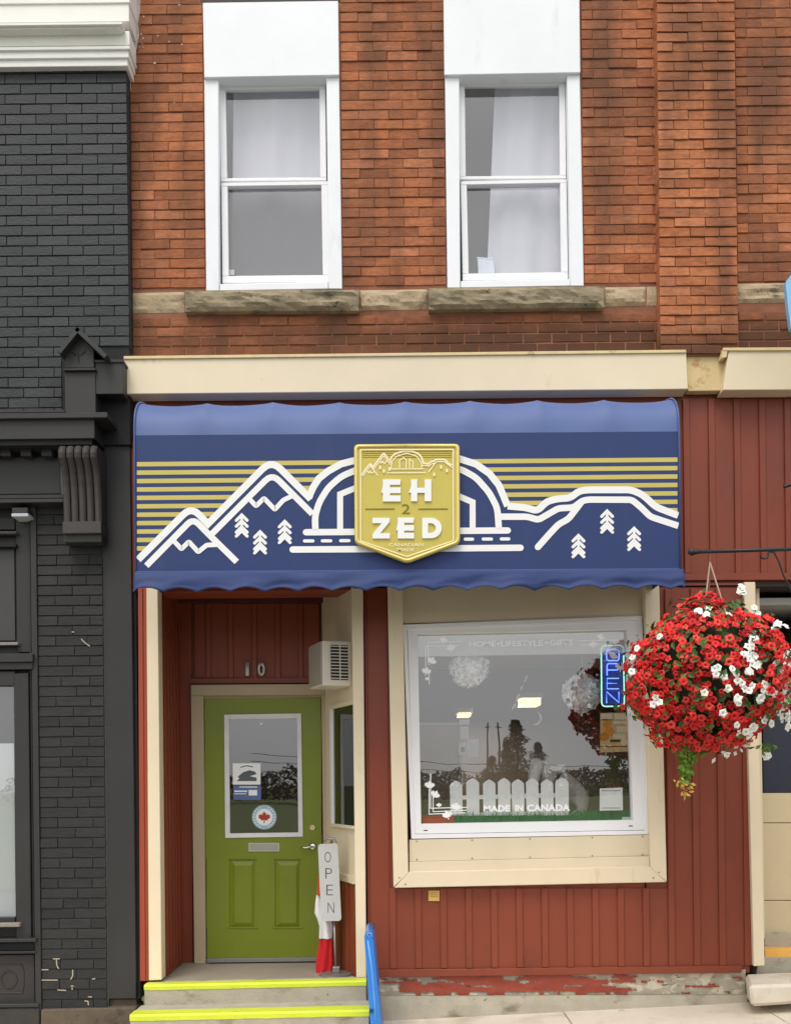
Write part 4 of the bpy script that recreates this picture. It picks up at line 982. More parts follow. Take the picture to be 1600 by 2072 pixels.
for a, b in (((156, 660), (115, 710)), ((156, 660), (217, 718))):
    bm = bmesh.new(); d = Vector((b[0]-a[0], b[1]-a[1])).normalized(); n_ = Vector((-d.y, d.x)); n_ = n_ if n_.y > 0 else -n_
    A2 = Vector(a); B2 = Vector(b); quad(bm, A2, B2, B2+n_*9, A2+n_*9, -.33, -.05, .002); obj('gable_roof_board', bm, BLK, BK)
bm = bmesh.new()
for l in ([(145, 712), (154, 719)], [(173, 710), (163, 719)], [(159, 716), (159, 734)]): ribbon(bm, l, 2.4, -.2625, caps=False)
obj('carved_leaf', bm, DARK, BK)
# cornice, dentils, frieze
bx('cornice_cap', -620, 838, 217, 849, -.35, -.05, BLK); bx('cornice_lip', -620, 833, 131, 838, -.30, -.05, MATS['black_trim_paint'])
bx('cornice_box', -620, 850, 191, 891, -.32, -.05, BLK)
bx('cornice_shadow_strip', -620, 892, 186, 904, -.3, -.05, DARK)  # dark strip painting the shadow below the cornice box
for x0, x1 in ((-30, -2), (-1+1, 21), (41, 63), (83, 105)): bx('dentil', x0, 905, x1, 922, -.22, -.1, BLK2)
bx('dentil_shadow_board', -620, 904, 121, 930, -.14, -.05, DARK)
bx('frieze', -620, 928, 122, 1003, -.15, -.05, BLK)
bx('architrave', -620, 1004, 128, 1012, -.19, -.05, BLK2); bx('architrave', -620, 1012.5, 128, 1020, -.21, -.05, BLK)
# corbel bracket of five reeded ribs
prof = [(-.40, 903), (-.435, 908), (-.44, 916), (-.43, 926), (-.40, 934), (-.36, 945), (-.33, 962), (-.305, 985), (-.29, 1010), (-.283, 1035), (-.28, 1056)]
prof = [(-.1+(Y+.1)*.65, y) for Y, y in prof]
xc0, xc1 = P(117, 910, -.32).x, P(197, 910, -.32).x
for k in range(5):
    a = xc0+(xc1-xc0)*k/5+.002; b = xc0+(xc1-xc0)*(k+1)/5-.006; bm = bmesh.new(); rings = []
    for (Y, y) in prof:
        z = P(160, y, Y).z; row = []
        for i in range(7):
            u = i/6; row.append(bm.verts.new((a+(b-a)*u, Y-.012*math.sin(math.pi*u), z)))
        row.append(bm.verts.new((b, -.1, z))); row.insert(0, bm.verts.new((a, -.1, z))); rings.append(row)
    for r0, r1 in zip(rings, rings[1:]):
        for i in range(8): bm.faces.new((r0[i], r0[i+1], r1[i+1], r1[i]))
    bm.faces.new(rings[0]); bm.faces.new(rings[-1][::-1])
    obj('corbel_rib', bm, mat('corbel_paint', S(68, 63, 60), .45, .18, 8, .1), BK)
bx('corbel_block', 126, 1055, 205, 1079, -.25, -.1, MATS['corbel_paint'], bev=.004)
bx('corbel_foot', 128, 1080, 206, 1097, -.22, -.1, BLK, bev=.004)
# window bay at the far left
bx('bay_back', -620, 1020, 70, 2046, -.03, .1, BLK2, bev=0)
bx('corner_stile', 66, 1022, 78, 2046, -.11, .0, BLK); bx('corner_bead', 61, 1022, 65, 1900, -.08, .0, BLK2)
bx('upper_panel', -620, 1050, 30, 1075, -.06, -.03, BLK); bx('upper_ledge', -620, 1078, 33, 1083, -.11, -.03, MATS['pier_mortar'])
bx('upper_rail', -620, 1103, 32, 1110, -.1, -.03, DARK)
bx('stile', 33, 1050, 60, 1320, -.06, -.03, BLK)
bx('transom_panel', -620, 1112, 30, 1300, -.045, -.03, mat('transom_grey', S(66, 65, 65), .35, .1, 3))
bx('transom_ledge', -620, 1303, 36, 1309, -.1, -.03, mat('pale_ledge_edge', S(140, 134, 126), .6, .2, 20))  # ledge edge paler than the black trim around it
bx('lintel_moulding', -620, 1326, 66, 1343, -.14, -.03, BLK); bx('lintel_moulding', -620, 1344, 66, 1358, -.12, -.03, BLK2)
LWN = bpy.data.objects.new('window', None); COL.objects.link(LWN); LWN.parent = BK; c = P(10, 1880, -.05); LWN.location = c-wl(BK); WLOC[LWN.name] = c
for q in ((30, 1362, 60, 1900), ): one('frame', rect, (*q, -.10, -.03), BLK, LWN, bev=.004)
one('frame', rect, (-620, 1362, 30, 1391, -.10, -.03), BLK, LWN, bev=.003); one('frame', rect, (-620, 1860, 30, 1871, -.10, -.03), BLK, LWN, bev=.003)
one('sill_edge', rect, (-620, 1872, 39, 1880, -.14, -.03), MATS['pale_ledge_edge'], LWN, bev=.003)
one('lower_pane_reflection', rect, (-620, 1508, 30, 1860, -.052, -.047), mat('reflection_grey', S(186, 192, 192), .6, .04, 1), LWN, bev=0)  # pale sheet painted as the bright street reflection in the lower pane
bm = bmesh.new(); poly(bm, [(-620, 1390), (31, 1390), (31, 1860), (-620, 1860)], -.062); obj('pane', bm, GLS, LWN)
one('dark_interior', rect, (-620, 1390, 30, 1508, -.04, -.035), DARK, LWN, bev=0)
bx('bay_sill', -620, 1904, 72, 1911, -.15, -.03, BLK); bx('bay_sill', -620, 1912, 70, 1928, -.10, -.03, DARK); bx('bay_sill', -620, 1929, 72, 1934, -.12, -.03, BLK2)
bx('lower_panel', -620, 1936, 70, 2036, -.06, -.03, mat('scuffed_black', S(58, 52, 52), .5, .2, 8, .15), bev=.004)
bm = bmesh.new(); cc = [(18+16*math.cos(k*math.tau/28), 1983+17*math.sin(k*math.tau/28)) for k in range(29)]
tube(bm, [P(x, y, -.062) for x, y in cc], .005, 6, cap=False); tube(bm, [P(-620, 1952, -.062), P(44, 1952, -.062), P(48, 1966, -.062), P(48, 1998, -.062), P(45, 2010, -.062), P(-620, 2013, -.062)], .004, 6)
obj('panel_moulding', bm, MATS['scuffed_black'], BK)
bx('plinth', -620, 2036, 78, 2043, -.13, -.03, BLK)
bx('plinth', -620, 2044, 80, 2140, -.12, .1, mat('plinth_black', S(60, 57, 55), .7, .25, 10, .4), bev=.006)
bm = bmesh.new(); quad(bm, (82, 2044), (274, 2040), (274, 2140), (82, 2140), -.13, .1, .008)
obj('base_stone', bm, mat('dirty_base_stone', S(98, 86, 72), .9, .3, 8, .5, 50, stain=[(6, .56, .1, S(66, 60, 54), (1, 1, 1))]), BK)
bx('base_course', 214, 2023, 276, 2039, -.05, .1, MATS['dirty_base_stone'])
# chips where the paint has come off the pier
CH = mat('bare_chip', S(176, 164, 144), .9, .1, 30, .2)
bm = bmesh.new()
for l in ([(107, 1941), (121, 1941)], [(114, 1942), (115, 1955), (119, 1961)], [(147, 1963), (147, 1975), (143, 1983)], [(84, 1963), (98, 1963)], [(84, 1984), (117, 1984)], [(116, 2004), (134, 2005)], [(143, 1996), (149, 1996)], [(146, 1999), (146, 2004)],
          [(186, 1982), (193, 1981)], [(178, 2018), (186, 2018)], [(171, 2026), (178, 2027), (179, 2035)], [(164, 1293), (172, 1301), (182, 1308)], [(145, 1279), (150, 1279)]):
    ribbon(bm, l, 2.2, -.1045, caps=False)
obj('paint_chip', bm, CH, BK, kind='stuff')
# white cornice above
for q, Y in (((-620, -220, 261, 9), -.20), ((-620, 10, 261, 47), -.19), ((-620, 66, 262, 95), -.18), ((-620, 96, 262, 103), -.195), ((-620, 104, 260, 120), -.18), ((-620, 121, 258, 137), -.165)):
    bx('white_cornice_board', *q, Y, .0, WHC)
bx('white_cornice_ledge', -620, 48, 247, 53, -.26, .0, WHC); bx('white_cornice_ledge', -620, 53.5, 243, 61, -.24, .0, WHC); bx('white_cornice_ledge', -620, 61.5, 244, 65, -.22, .0, WHC)
bm = bmesh.new(); poly(bm, [(262, -30), (284, -30), (283, 20), (279, 48), (281, 70), (276, 95), (270, 115), (267, 132), (265, 160), (263, 185), (262, 185)], -.010, .02)
obj('painted_edge_strip', bm, mat('old_white_smear', S(196, 188, 176), .8, .3, 20, .3), BK)
bm = bmesh.new(); rg = random.Random(9)
for i in range(26):
    x, y = (rg.uniform(268, 300), rg.uniform(0, 130)) if i < 16 else (rg.uniform(280, 400), rg.uniform(0, 420)); s = rg.uniform(1, 3.4)
    bm.faces.new([bm.verts.new(P(x+s*rg.uniform(.5, 1)*math.cos(k), y+s*rg.uniform(.4, 1)*math.sin(k), -.012)) for k in (0, 1.2, 2.4, 3.8, 5.1)])
tag(obj('paint_splashes', bm, MATS['old_white_smear'], None, kind='stuff'), 'pale paint splashes on the red brick beside the white cornice', 'paint splashes')
t = thing('security_light', 'small black lamp with a pale underside above the far left window', 'lamp', P(41, 1046, -.2))
one('lamp_body', rect, (24, 1027, 56, 1039, -.2, -.05), BLK2, t, bev=.003); one('lamp_lens', rect, (23, 1038.5, 57, 1045, -.21, -.06), mat('lamp_lens', S(186, 190, 196), .3), t, bev=.003)
for q, Y in (((222, 852, 231, 862), -.1), ((224, 866, 241, 869), -.09), ((238, 850, 241, 869), -.09), ((226, 869, 229, 886), -.09)): one('hinge_bar', rect, (*q, Y, -.05), DARK, BK, bev=.001)
# ============================================================ AWNING
YA = -.75
AW = thing('awning', 'blue canvas awning printed with white mountains and gold stripes over the shopfront', 'awning', P(825, 1200, YA))
zA = P(800, 877, YA).z; tr = lambda px: 0
xL, xR = P(273.5, 1020, YA).x, P(1374.5, 1020, YA).x
tilt = (P(1374, 874, YA).z-P(276, 882, YA).z)/(xR-xL)      # awning hangs a touch out of level
def az(x): return zA+tilt*(x-(xL+xR)/2)
prof = [(-.75, 0), (-.748, .04), (-.742, .085), (-.73, .13), (-.708, .172), (-.675, .210), (-.63, .243), (-.57, .27), (-.48, .295), (-.36, .318), (-.2, .335), (0, .345)]
ribs = [P(x, 850, -.72).x for x in (275, 412, 548, 686, 822, 957, 1096, 1234, 1372)]
bm = bmesh.new(); g = []; xs = []
for a, b in zip(ribs, ribs[1:]):
    for k in range(14): xs.append((a+(b-a)*k/14, k/14))
xs.append((ribs[-1], 0))
for x, u in xs:
    sag = math.sin(math.pi*u)**.7; col = []
    xx = xL+(x-ribs[0])/(ribs[-1]-ribs[0])*(xR-xL)
    for j, (Y, z) in enumerate(prof):
        s = sag*min(1, j/4)*.019+noise.noise(Vector((xx*5, z*9, 1)))*.004*min(1, j/2); col.append(bm.verts.new((xx, Y+s*.75, az(xx)+z-s*.8)))
    g.append(col)
for i in range(len(g)-1):
    for j in range(len(prof)-1): bm.faces.new((g[i][j], g[i+1][j], g[i+1][j+1], g[i][j+1]))
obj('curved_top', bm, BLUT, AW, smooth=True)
zb_ = P(800, 1155, YA).z
def ab(x): return zb_+(P(1374, 1152, YA).z-P(276, 1158, YA).z)/(xR-xL)*(x-(xL+xR)/2)
def plate(name, x0, x1, f0, f1, Y0, Y1, m, par, n=40, wob=0):
    bm = bmesh.new(); g = []
    for i in range(n+1):
        x = x0+(x1-x0)*i/n; w = noise.noise(Vector((x*2, 0, 4)))*wob
        g.append([bm.verts.new(p) for p in ((x, Y0+w, f0(x)), (x, Y0+w, f1(x)), (x, Y1, f1(x)), (x, Y1, f0(x)))])
    for i in range(n):
        for k in range(4): bm.faces.new((g[i][k], g[i+1][k], g[i+1][(k+1) % 4], g[i][(k+1) % 4]))
    bm.faces.new(g[0]); bm.faces.new(g[-1][::-1]); return obj(name, bm, m, par)
plate('front_panel', xL, xR, ab, az, YA, YA+.01, BLU, AW)
plate('hem_bar', xL, xR, lambda x: ab(x)-.006, lambda x: ab(x)+.004, YA-.008, YA+.012, mat('hem_blue', S(74, 94, 146), .4), AW)
for xx, s in ((xL, 1), (xR, -1)):
    bm = bmesh.new(); vs = [bm.verts.new((xx+s*.001, Y, az(xx)+z)) for Y, z in prof]+[bm.verts.new((xx+s*.001, 0, ab(xx))), bm.verts.new((xx+s*.001, YA, ab(xx)))]
    bm.faces.new(vs); obj('side_panel', bm, BLU, AW)
# piping along edges
for xx in (xL, xR):
    bm = bmesh.new(); tube(bm, [(xx, YA-.004, ab(xx)), (xx, YA-.004, az(xx))]+[(xx, Y-.006, az(xx)+z+.004) for Y, z in prof[1:]], .0065, 6); obj('edge_piping', bm, MATS['hem_blue'], AW, smooth=True)
# valance with scallops and soft folds
bm = bmesh.new(); N_ = 320; g = []; x0v, x1v = P(273, 1180, YA).x, P(1382, 1180, YA).x; per = 68/pxm(YA)
for i in range(N_+1):
    u = i/N_; x = x0v+(x1v-x0v)*u; col = []
    for j in range(9):
        v = j/8; amp = .03*v*(.35+noise.noise(Vector((x*.9, 0, 2)))*.9)
        y = YA-.012-.028*v+amp*math.sin(x*math.tau/.47+1.3*math.sin(x*2.1))*.8+noise.noise(Vector((x*3.3+v*1.5, v*2, 8)))*.03*v
        d = .118+.026*(1-abs(math.sin(math.pi*(x-x0v)/per+.4)))-.013
        if u < .006 or u > .994: d += .012
        col.append(bm.verts.new((x, y, ab(x)-.004-d*v)))
    g.append(col)
for i in range(N_):
    for j in range(8): bm.faces.new((g[i][j], g[i+1][j], g[i+1][j+1], g[i][j+1]))
vo = obj('valance', bm, BLU, AW, smooth=True); md = vo.modifiers.new('thick', 'SOLIDIFY'); md.thickness = .004
bm = bmesh.new(); tube(bm, [v.co.copy() for v in []] or [(x0v+(x1v-x0v)*i/120, YA+.03, ab(x0v+(x1v-x0v)*i/120)-.02) for i in range(121)], .014, 6); obj('frame_tube', bm, STEEL, AW)
# artwork, printed on the front panel
art = [0]
def YAx(): art[0] += 1; return YA-.0016-.00025*(art[0] % 9)
def pr(name, pts, w, m=PWH, caps=True, r=0, par=AW, tf=None):
    pp = fillet(pts, r) if r else pts
    if tf: pp = [tf(*q) for q in pp]
    bm = bmesh.new(); ribbon(bm, pp, w, YAx() if tf is None else tf.Y(), caps=caps); return obj(name, bm, m, par)
dome_o = [(624, 1008), (628, 998), (634, 985), (645, 968), (664, 953), (690, 938.6), (715.7, 932), (750, 924), (823, 914), (896, 921), (931.8, 929), (962.8, 939), (990, 958), (1009, 981.5), (1019, 1005), (1026.7, 1024)]
out1 = [(281, 1128), (372, 1038), (391, 1032), (405, 1037), (421, 1060), (532, 946), (550, 941), (566, 948)]
outerL = fillet([(279.5, 1132.5), (387, 1025), (420.7, 1060)], 26)+fillet([(420.7, 1060), (549, 930.5), (629, 1010)], 26)[1:]
outerR = fillet([(1026.7, 1024), (1063.6, 1027), (1086.8, 1034), (1106, 1014.5), (1129.5, 1008.7), (1152.7, 1008), (1172, 993), (1191.5, 991), (1276.7, 991), (1300, 1001), (1327, 1026), (1371.7, 1043)], 10)
outer = outerL+dome_o[1:]+outerR[1:]
def ytop(x):
    best = None
    for (xa, ya), (xb, yb) in zip(outer, outer[1:]):
        if min(xa, xb) <= x <= max(xa, xb) and abs(xb-xa) > 1e-6:
            y = ya+(yb-ya)*(x-xa)/(xb-xa); best = y if best is None else min(best, y)
    return best
for k in range(11):
    xa = None
    yl = lambda x: 939.3+17.05*k-(x-276)*.0085
    x = 277.0; run = None
    while x <= 1371:
        yt = ytop(x); ins = (yt is None and x > 285) or (yt is not None and yt > yl(x)-1); ins = ins or x < 280.5
        if 712 < x < 934: ins = False
        if k > 6 and x > 700: ins = False
        if ins and run is None: run = x
        if (not ins or x+2 > 1371) and run is not None:
            if x-run > 5:
                bm = bmesh.new(); poly(bm, [(run, yl(run)-4.5), (x, yl(x)-4.5), (x, yl(x)+4.5), (run, yl(run)+4.5)], YA-.0008); obj('gold_stripe', bm, PGO, AW)
            run = None
        x += 1.5
w_ = 14
pr('mountain_line', outerL, w_, caps=False); pr('dome_line', dome_o[:], w_, caps=False); pr('hill_line', outerR, w_, caps=False)
pr('mountain_line', [(296, 1145), (390.5, 1049), (428, 1087), (479, 1137)], 12.5, r=16, caps=False)
pr('mountain_line', [(425, 1084), (550.5, 958.5), (632, 1040)], 12.5, r=20, caps=False)
pr('snow_line', [(352, 1095), (367, 1111), (382, 1096), (401, 1117), (418, 1103), (440, 1102)], 9.5, r=3)
pr('snow_line', [(504, 1009), (518, 1024), (534, 1008), (556, 1031), (573, 1012), (592, 1003)], 9.5, r=3)
pr('dome_line', [(638, 1071), (637, 1045), (645.6, 1016), (664, 986.5), (690, 964), (720, 951), (823, 932), (931.8, 949), (962.8, 966), (990, 997), (1006, 1028), (1009, 1069)], 13, r=12, caps=False)
pr('building_line', [(688, 1071), (688, 1000), (720, 987)], 12, caps=False); pr('building_line', [(928, 1004), (956, 1016), (956, 1070)], 12, caps=False)
pr('base_line', [(619, 1077), (760, 1076)], 13); pr('base_line', [(890, 1074.5), (1027, 1073.4)], 13)
pr('base_line', [(592, 1112), (780, 1111)], 13); pr('base_line', [(860, 1110), (1053, 1108.5)], 13)
for a, b, y in ((616, 633, 1094.6), (652, 669, 1094.4), (689, 706, 1094), (941, 956, 1091), (977.5, 994, 1090.8), (1014, 1029, 1090.5)): pr('dash', [(a, y), (b, y)], 6.5)
pr('hill_line', [(1013, 1045.5), (1067, 1045.5), (1088.8, 1052), (1110, 1039.7), (1129.5, 1028.5), (1160, 1027), (1178, 1013), (1191.5, 1010.8), (1278, 1011.2), (1296, 1026), (1315.5, 1045.5), (1372, 1064)], 13, r=7, caps=False)
pr('hill_line', [(1176, 1016), (1150, 1050), (1129.5, 1061), (1110, 1082), (1088, 1107)], 13, r=8)
for x, y in ((489, 1062), (526, 1096), (576, 1075), (1228, 1054), (1170, 1103.6), (1282.6, 1089)):
    bm = bmesh.new(); Yt = YAx()
    for k, dy in enumerate((-21, -9, 3)): 
        ribbon(bm, [(x-11, y+dy+12), (x, y+dy+1), (x+11, y+dy+12)], 6.2, Yt-.0003*k)
    ribbon(bm, [(x-11, y+23), (x, y+12), (x+11, y+23)], 6.2, Yt-.0012); ribbon(bm, [(x, y-18), (x, y+14)], 5, Yt-.0015)
    obj('pine_motif', bm, PWH, AW)
# ---------- badge
BG = thing('shield_sign', 'gold shield sign reading EH 2 ZED on the middle of the blue awning', 'sign', P(823, 1139, YA-.06))
YG = YA-.045
bp_ = fillet([(823, 898), (929.5, 898), (930.5, 1099), (823.4, 1139.4), (717.5, 1099), (716, 899), (823, 898)], 9)[:-1]
bm = bmesh.new(); poly(bm, bp_, YG, YA-.02); obj('shield_plate', bm, GOLD, BG)
bi = fillet([(823, 902), (925.5, 902), (926.5, 1096.5), (823.4, 1135), (721.5, 1096.5), (720, 903), (823, 902)], 8)
bm = bmesh.new(); tube(bm, [P(x, y, YG-.001) for x, y in bi], .0095, 8); obj('raised_rim', bm, GOLDR, BG, smooth=True)
bm = bmesh.new(); ribbon(bm, [(729.5, 910), (823, 909.5), (916.5, 909), (917, 1094), (823.3, 1126), (729.7, 1094.5)], 2.4, YG-.006, closed=True); obj('inner_border', bm, CRM, BG)
Yt_ = YG-.010
def glyph(polys):
    bm = bmesh.new()
    for p in polys: poly(bm, p, Yt_, YG-.0005)
    bm.normal_update(); bmesh.ops.triangulate(bm, faces=bm.faces); obj('letter', bm, PWH, BG)
def E_(x, y, w, h, c=3):
    s = h*.30; g1 = h*.24; b = h*.18
    return [[(x, y), (x+w, y), (x+w-1, y+h*.24), (x+w*.40, y+h*.24), (x+w*.40, y+h*.36), (x+w, y+h*.36), (x+w, y+h*.62), (x+w*.40, y+h*.62), (x+w*.40, y+h*.73), (x+w, y+h*.73), (x+w, y+h), (x, y+h), (x, y+h*.61), (x-c, y+h*.61), (x-.5, y+h*.32), (x, y+h*.30)]]
glyph(E_(774.5, 970, 36, 44.5))
glyph([[(831.5, 970), (844, 970), (844, 987), (859, 987), (859, 970), (872.5, 970), (872.5, 1014), (859, 1014), (859, 997), (844, 997), (844, 1014), (831.5, 1014), (831.5, 997), (827, 997), (831.5, 984)]])
glyph([[(753.5, 1048), (788, 1048), (788, 1056), (769, 1079), (788.5, 1079), (788.5, 1089.5), (753.5, 1089.5), (753.5, 1081), (772, 1058.5), (753.5, 1058.5)]])
glyph(E_(804.5, 1047.5, 33, 42))
bm = bmesh.new(); nD = 12; ou = [(854, 1048), (872, 1048)]+[(872+21.5*math.sin(math.pi*k/nD), 1068.5-20.5*math.cos(math.pi*k/nD)) for k in range(1, nD)]+[(872, 1089), (854, 1089)]
inn = [(866, 1058.5), (871, 1058.5)]+[(871+10.5*math.sin(math.pi*k/nD), 1068.5-10*math.cos(math.pi*k/nD)) for k in range(1, nD)]+[(871, 1078.5), (866, 1078.5)]
vo_ = [bm.verts.new(P(*q, Yt_)) for q in ou]; vi_ = [bm.verts.new(P(*q, Yt_)) for q in inn]; vo2 = [bm.verts.new(v.co+Vector((0, .0095, 0))) for v in vo_]; vi2 = [bm.verts.new(v.co+Vector((0, .0095, 0))) for v in vi_]
for i in range(len(vo_)):
    j = (i+1) % len(vo_); bm.faces.new((vo_[i], vo_[j], vi_[j], vi_[i])); bm.faces.new((vo_[i], vo2[i], vo2[j], vo_[j])); bm.faces.new((vi_[j], vi2[j], vi2[i], vi_[i]))
obj('letter', bm, PWH, BG)
text('numeral', '2', 812.5, 1020, 829.5, 1039.5, YG-.003, GOLDD, BG, thick=0)
for a, b in ((739, 798), (846, 906)):
    bm = bmesh.new(); ribbon(bm, [(a, 1030), (b, 1029.6)], 2.2, YG-.003, caps=False); obj('rule_line', bm, GOLDD, BG)
text('lettering', 'CANADIAN', 787, 1099, 856, 1105.5, YG-.003, CRM, BG, bold=.01, thick=0); text('lettering', 'MADE', 804, 1109, 838, 1115.5, YG-.003, CRM, BG, bold=.01, thick=0)
class TF:
    def __init__(s): s.k = 0
    def __call__(s, x, y): return (731+(x-280)*.168, 918+(y-940)*.226)
    def Y(s): s.k += 1; return YG-.002-.0003*s.k
tf = TF()
bm = bmesh.new(); ribbon(bm, [tf(*q) for q in outer], 3.6, tf.Y(), caps=False); obj('mini_skyline', bm, CRM, BG)
for q in ([(296, 1145), (390.5, 1049), (428, 1087), (479, 1137)], [(425, 1084), (550.5, 958.5), (632, 1040)], [(352, 1097), (368, 1112), (383, 1097), (401, 1116), (438, 1101)], [(504, 1009), (518, 1024), (534, 1008), (556, 1031), (590, 1003)],
          [(638, 1071), (650, 1010), (700, 965), (823, 935), (940, 960), (1000, 1020), (1009, 1069)], [(592, 1112), (1053, 1110)], [(619, 1077), (1027, 1075)], [(1013, 1045), (1067, 1045), (1088, 1052), (1129, 1030), (1160, 1027), (1191, 1011), (1278, 1011), (1372, 1064)], [(1176, 1016), (1088, 1107)],
          [(740, 1071), (740, 1000), (790, 975), (820, 1000), (820, 1071)], [(860, 1071), (860, 990), (900, 1010), (900, 1071)]):
    pr('mini_skyline', q, 2.2, CRM, caps=False, par=BG, tf=tf)
for k in range(7):
    y = 913+k*4.1; xe_ = 914 if k < 5 else 760
    bm = bmesh.new(); ribbon(bm, [(733, y), (xe_ if k < 5 else 762-k*2, y)], 1.0, YG-.0015, caps=False); obj('sun_line', bm, GOLDD, BG) if k in (0, 1, 2, 3) else bm.free()
for x, y in ((769, 946), (776.5, 953), (788, 949), (892, 945), (878, 960), (904, 952)): 
    bm = bmesh.new(); ribbon(bm, [(x, y-3.5), (x, y+3.5)], 4, YG-.007, caps=False); obj('mini_pine', bm, CRM, BG)
# ============================================================ HANGING BASKET ON ITS POST
YH = -.85
LP = thing('basket_post', 'black iron street post with an arm and scroll reaching in from the right edge', 'lamp post', (P(1720, 1500, YH).x, YH, gz(2.2)))
xp = P(1720, 1500, YH).x
bm = bmesh.new(); tube(bm, [(xp, YH, gz(xp)), (xp, YH, 3.6)], [.06, .045], 14); obj('pole', bm, IRON, LP, smooth=True)
bm = bmesh.new(); tube(bm, [(xp, YH, gz(xp)), (xp, YH, gz(xp)+.35), (xp, YH, gz(xp)+.4)], [.12, .1, .06], 14); obj('pole_base', bm, IRON, LP, smooth=True)
A1, A2_ = P(1400, 1117, YH), P(1720, 1108, YH)
bm = bmesh.new(); tube(bm, [A1, A2_], .0115, 10); obj('arm', bm, IRON, LP, smooth=True)
bm = bmesh.new(); bmesh.ops.create_uvsphere(bm, u_segments=14, v_segments=10, radius=.022, matrix=Matrix.Translation(A1) @ Matrix.Diagonal((1.2, 1, 1, 1))); tube(bm, [A1, A1+Vector((.05, 0, .001))], [.02, .012], 10); obj('finial', bm, IRON, LP, smooth=True)
sc_ = [(1545+9*math.cos(a)*(1-.05*i), 1124+8*math.sin(a)*(1-.05*i)) for i, a in enumerate([(-.2+.5*k) for k in range(9)])]
pts = [P(x, y, YH) for x, y in sc_[::-1]]+[P(x, y, YH) for x, y in ((1556, 1117), (1566, 1118), (1576, 1137), (1584, 1162), (1600, 1195), (1640, 1240), (1712, 1290))]
bm = bmesh.new(); tube(bm, pts, .0055, 6); obj('scroll', bm, IRON, LP, smooth=True)
HB = thing('hanging_basket', 'hanging basket overflowing with red and white flowers at the right of the awning', 'flower basket', P(1432, 1540, YH))
cB = P(1432, 1378, YH); rx, rz = 158/pxm(YH), 149/pxm(YH)
hk = P(1436, 1122, YH)
bm = bmesh.new(); tube(bm, [hk+Vector((0, 0, .012)), hk, P(1436, 1142, YH)], .004, 6); obj('hook', bm, MATS['mortar'], HB)
HM = mat('hanger_strap', S(168, 140, 124), .7, .2, 30, .1)
for q, dy in (((1410, 1245), -.12), ((1448, 1240), -.2), ((1458, 1235), .25)):
    bm = bmesh.new(); e = P(q[0], q[1], YH); e.y += dy; e.z -= .05; tube(bm, [P(1436, 1138, YH), e], .0055, 5); obj('hanger', bm, HM, HB)
bm = bmesh.new(); bmesh.ops.create_icosphere(bm, subdivisions=3, radius=1, matrix=Matrix.Translation(cB) @ Matrix.Diagonal((rx*.8, rx*.75, rz*.8, 1)))
for v in bm.verts: v.co += (v.co-cB)*noise.noise(v.co*6)*.18
obj('root_ball', bm, mat('dark_foliage', S(36, 44, 24), .9, .3, 20, .3), HB, smooth=True)
# foliage (leaf shaped faces)
LEAFM = [mat('leaf_green', S(66, 92, 40), .55, .35, 30, .05), mat('leaf_light', S(98, 122, 48), .55, .3, 30, .05)]
def surf(rg, bias=0):
    while True:
        d = Vector((rg.gauss(0, 1), rg.gauss(0, 1), rg.gauss(0, 1))).normalized()
        if d.y < bias: break
    n = 1+.16*noise.noise(d*2.3)+.12*noise.noise(d*6)
    if d.z < -.25: n *= 1-(-d.z-.25)*.12
    return d, Vector((cB.x+d.x*rx*n, cB.y+d.y*rx*n*.95, cB.z+d.z*rz*n))
def leaves(name, cnt, m, rg, lo, hi, size, bias=1):
    vs, fs = [], []
    for i in range(cnt):
        d, p = surf(rg, bias); p = cB+(p-cB)*rg.uniform(lo, hi)
        a = (d.orthogonal()).normalized(); a = Matrix.Rotation(rg.uniform(0, 6.28), 3, d) @ a; a = (a+d*rg.uniform(-.2, .7)).normalized(); b = a.cross(d).normalized(); s = size*rg.uniform(.6, 1.3); up = d*s*.18
        k = len(vs); vs += [p, p+a*s*.5+b*s*.27+up, p+a*s, p+a*s*.5-b*s*.27+up, p+a*s*.5]; fs += [(k, k+4, k+1), (k+1, k+4, k+2), (k, k+3, k+4), (k+3, k+2, k+4)]
    c = cB; me = bpy.data.meshes.new(name); me.from_pydata([v-c for v in vs], [], fs); finish(name, me, m, HB, c, 'stuff')
rg = random.Random(77)
leaves('foliage', 1150, LEAFM[0], rg, .84, 1.07, .055); leaves('light_foliage', 420, LEAFM[1], rg, .88, 1.1, .05)
def flowermesh(seed, m, mc):
    r = random.Random(seed); bm = bmesh.new(); n = 5; prev = []
    ring1 = [bm.verts.new((.13*math.cos(k*math.tau/10), .13*math.sin(k*math.tau/10), .10)) for k in range(10)]
    ring2, ring3 = [], []
    for k in range(10):
        an = k*math.tau/10; rr = .5*(1 if k % 2 == 0 else .78)*r.uniform(.85, 1.1)
        ring2.append(bm.verts.new((rr*.7*math.cos(an), rr*.7*math.sin(an), .20+r.uniform(-.07, .07))))
        ring3.append(bm.verts.new((rr*math.cos(an), rr*math.sin(an), .12+r.uniform(-.2, .12))))
    c = bm.verts.new((0, 0, -.08))
    for k in range(10):
        j = (k+1) % 10
        f = bm.faces.new((c, ring1[k], ring1[j])); f.material_index = 1
        bm.faces.new((ring1[k], ring2[k], ring2[j], ring1[j])); bm.faces.new((ring2[k], ring3[k], ring3[j], ring2[j]))
    for f in bm.faces: f.smooth = True
    me = bpy.data.meshes.new('flower'); bm.to_mesh(me); bm.free(); me.materials.append(m); me.materials.append(mc); return me
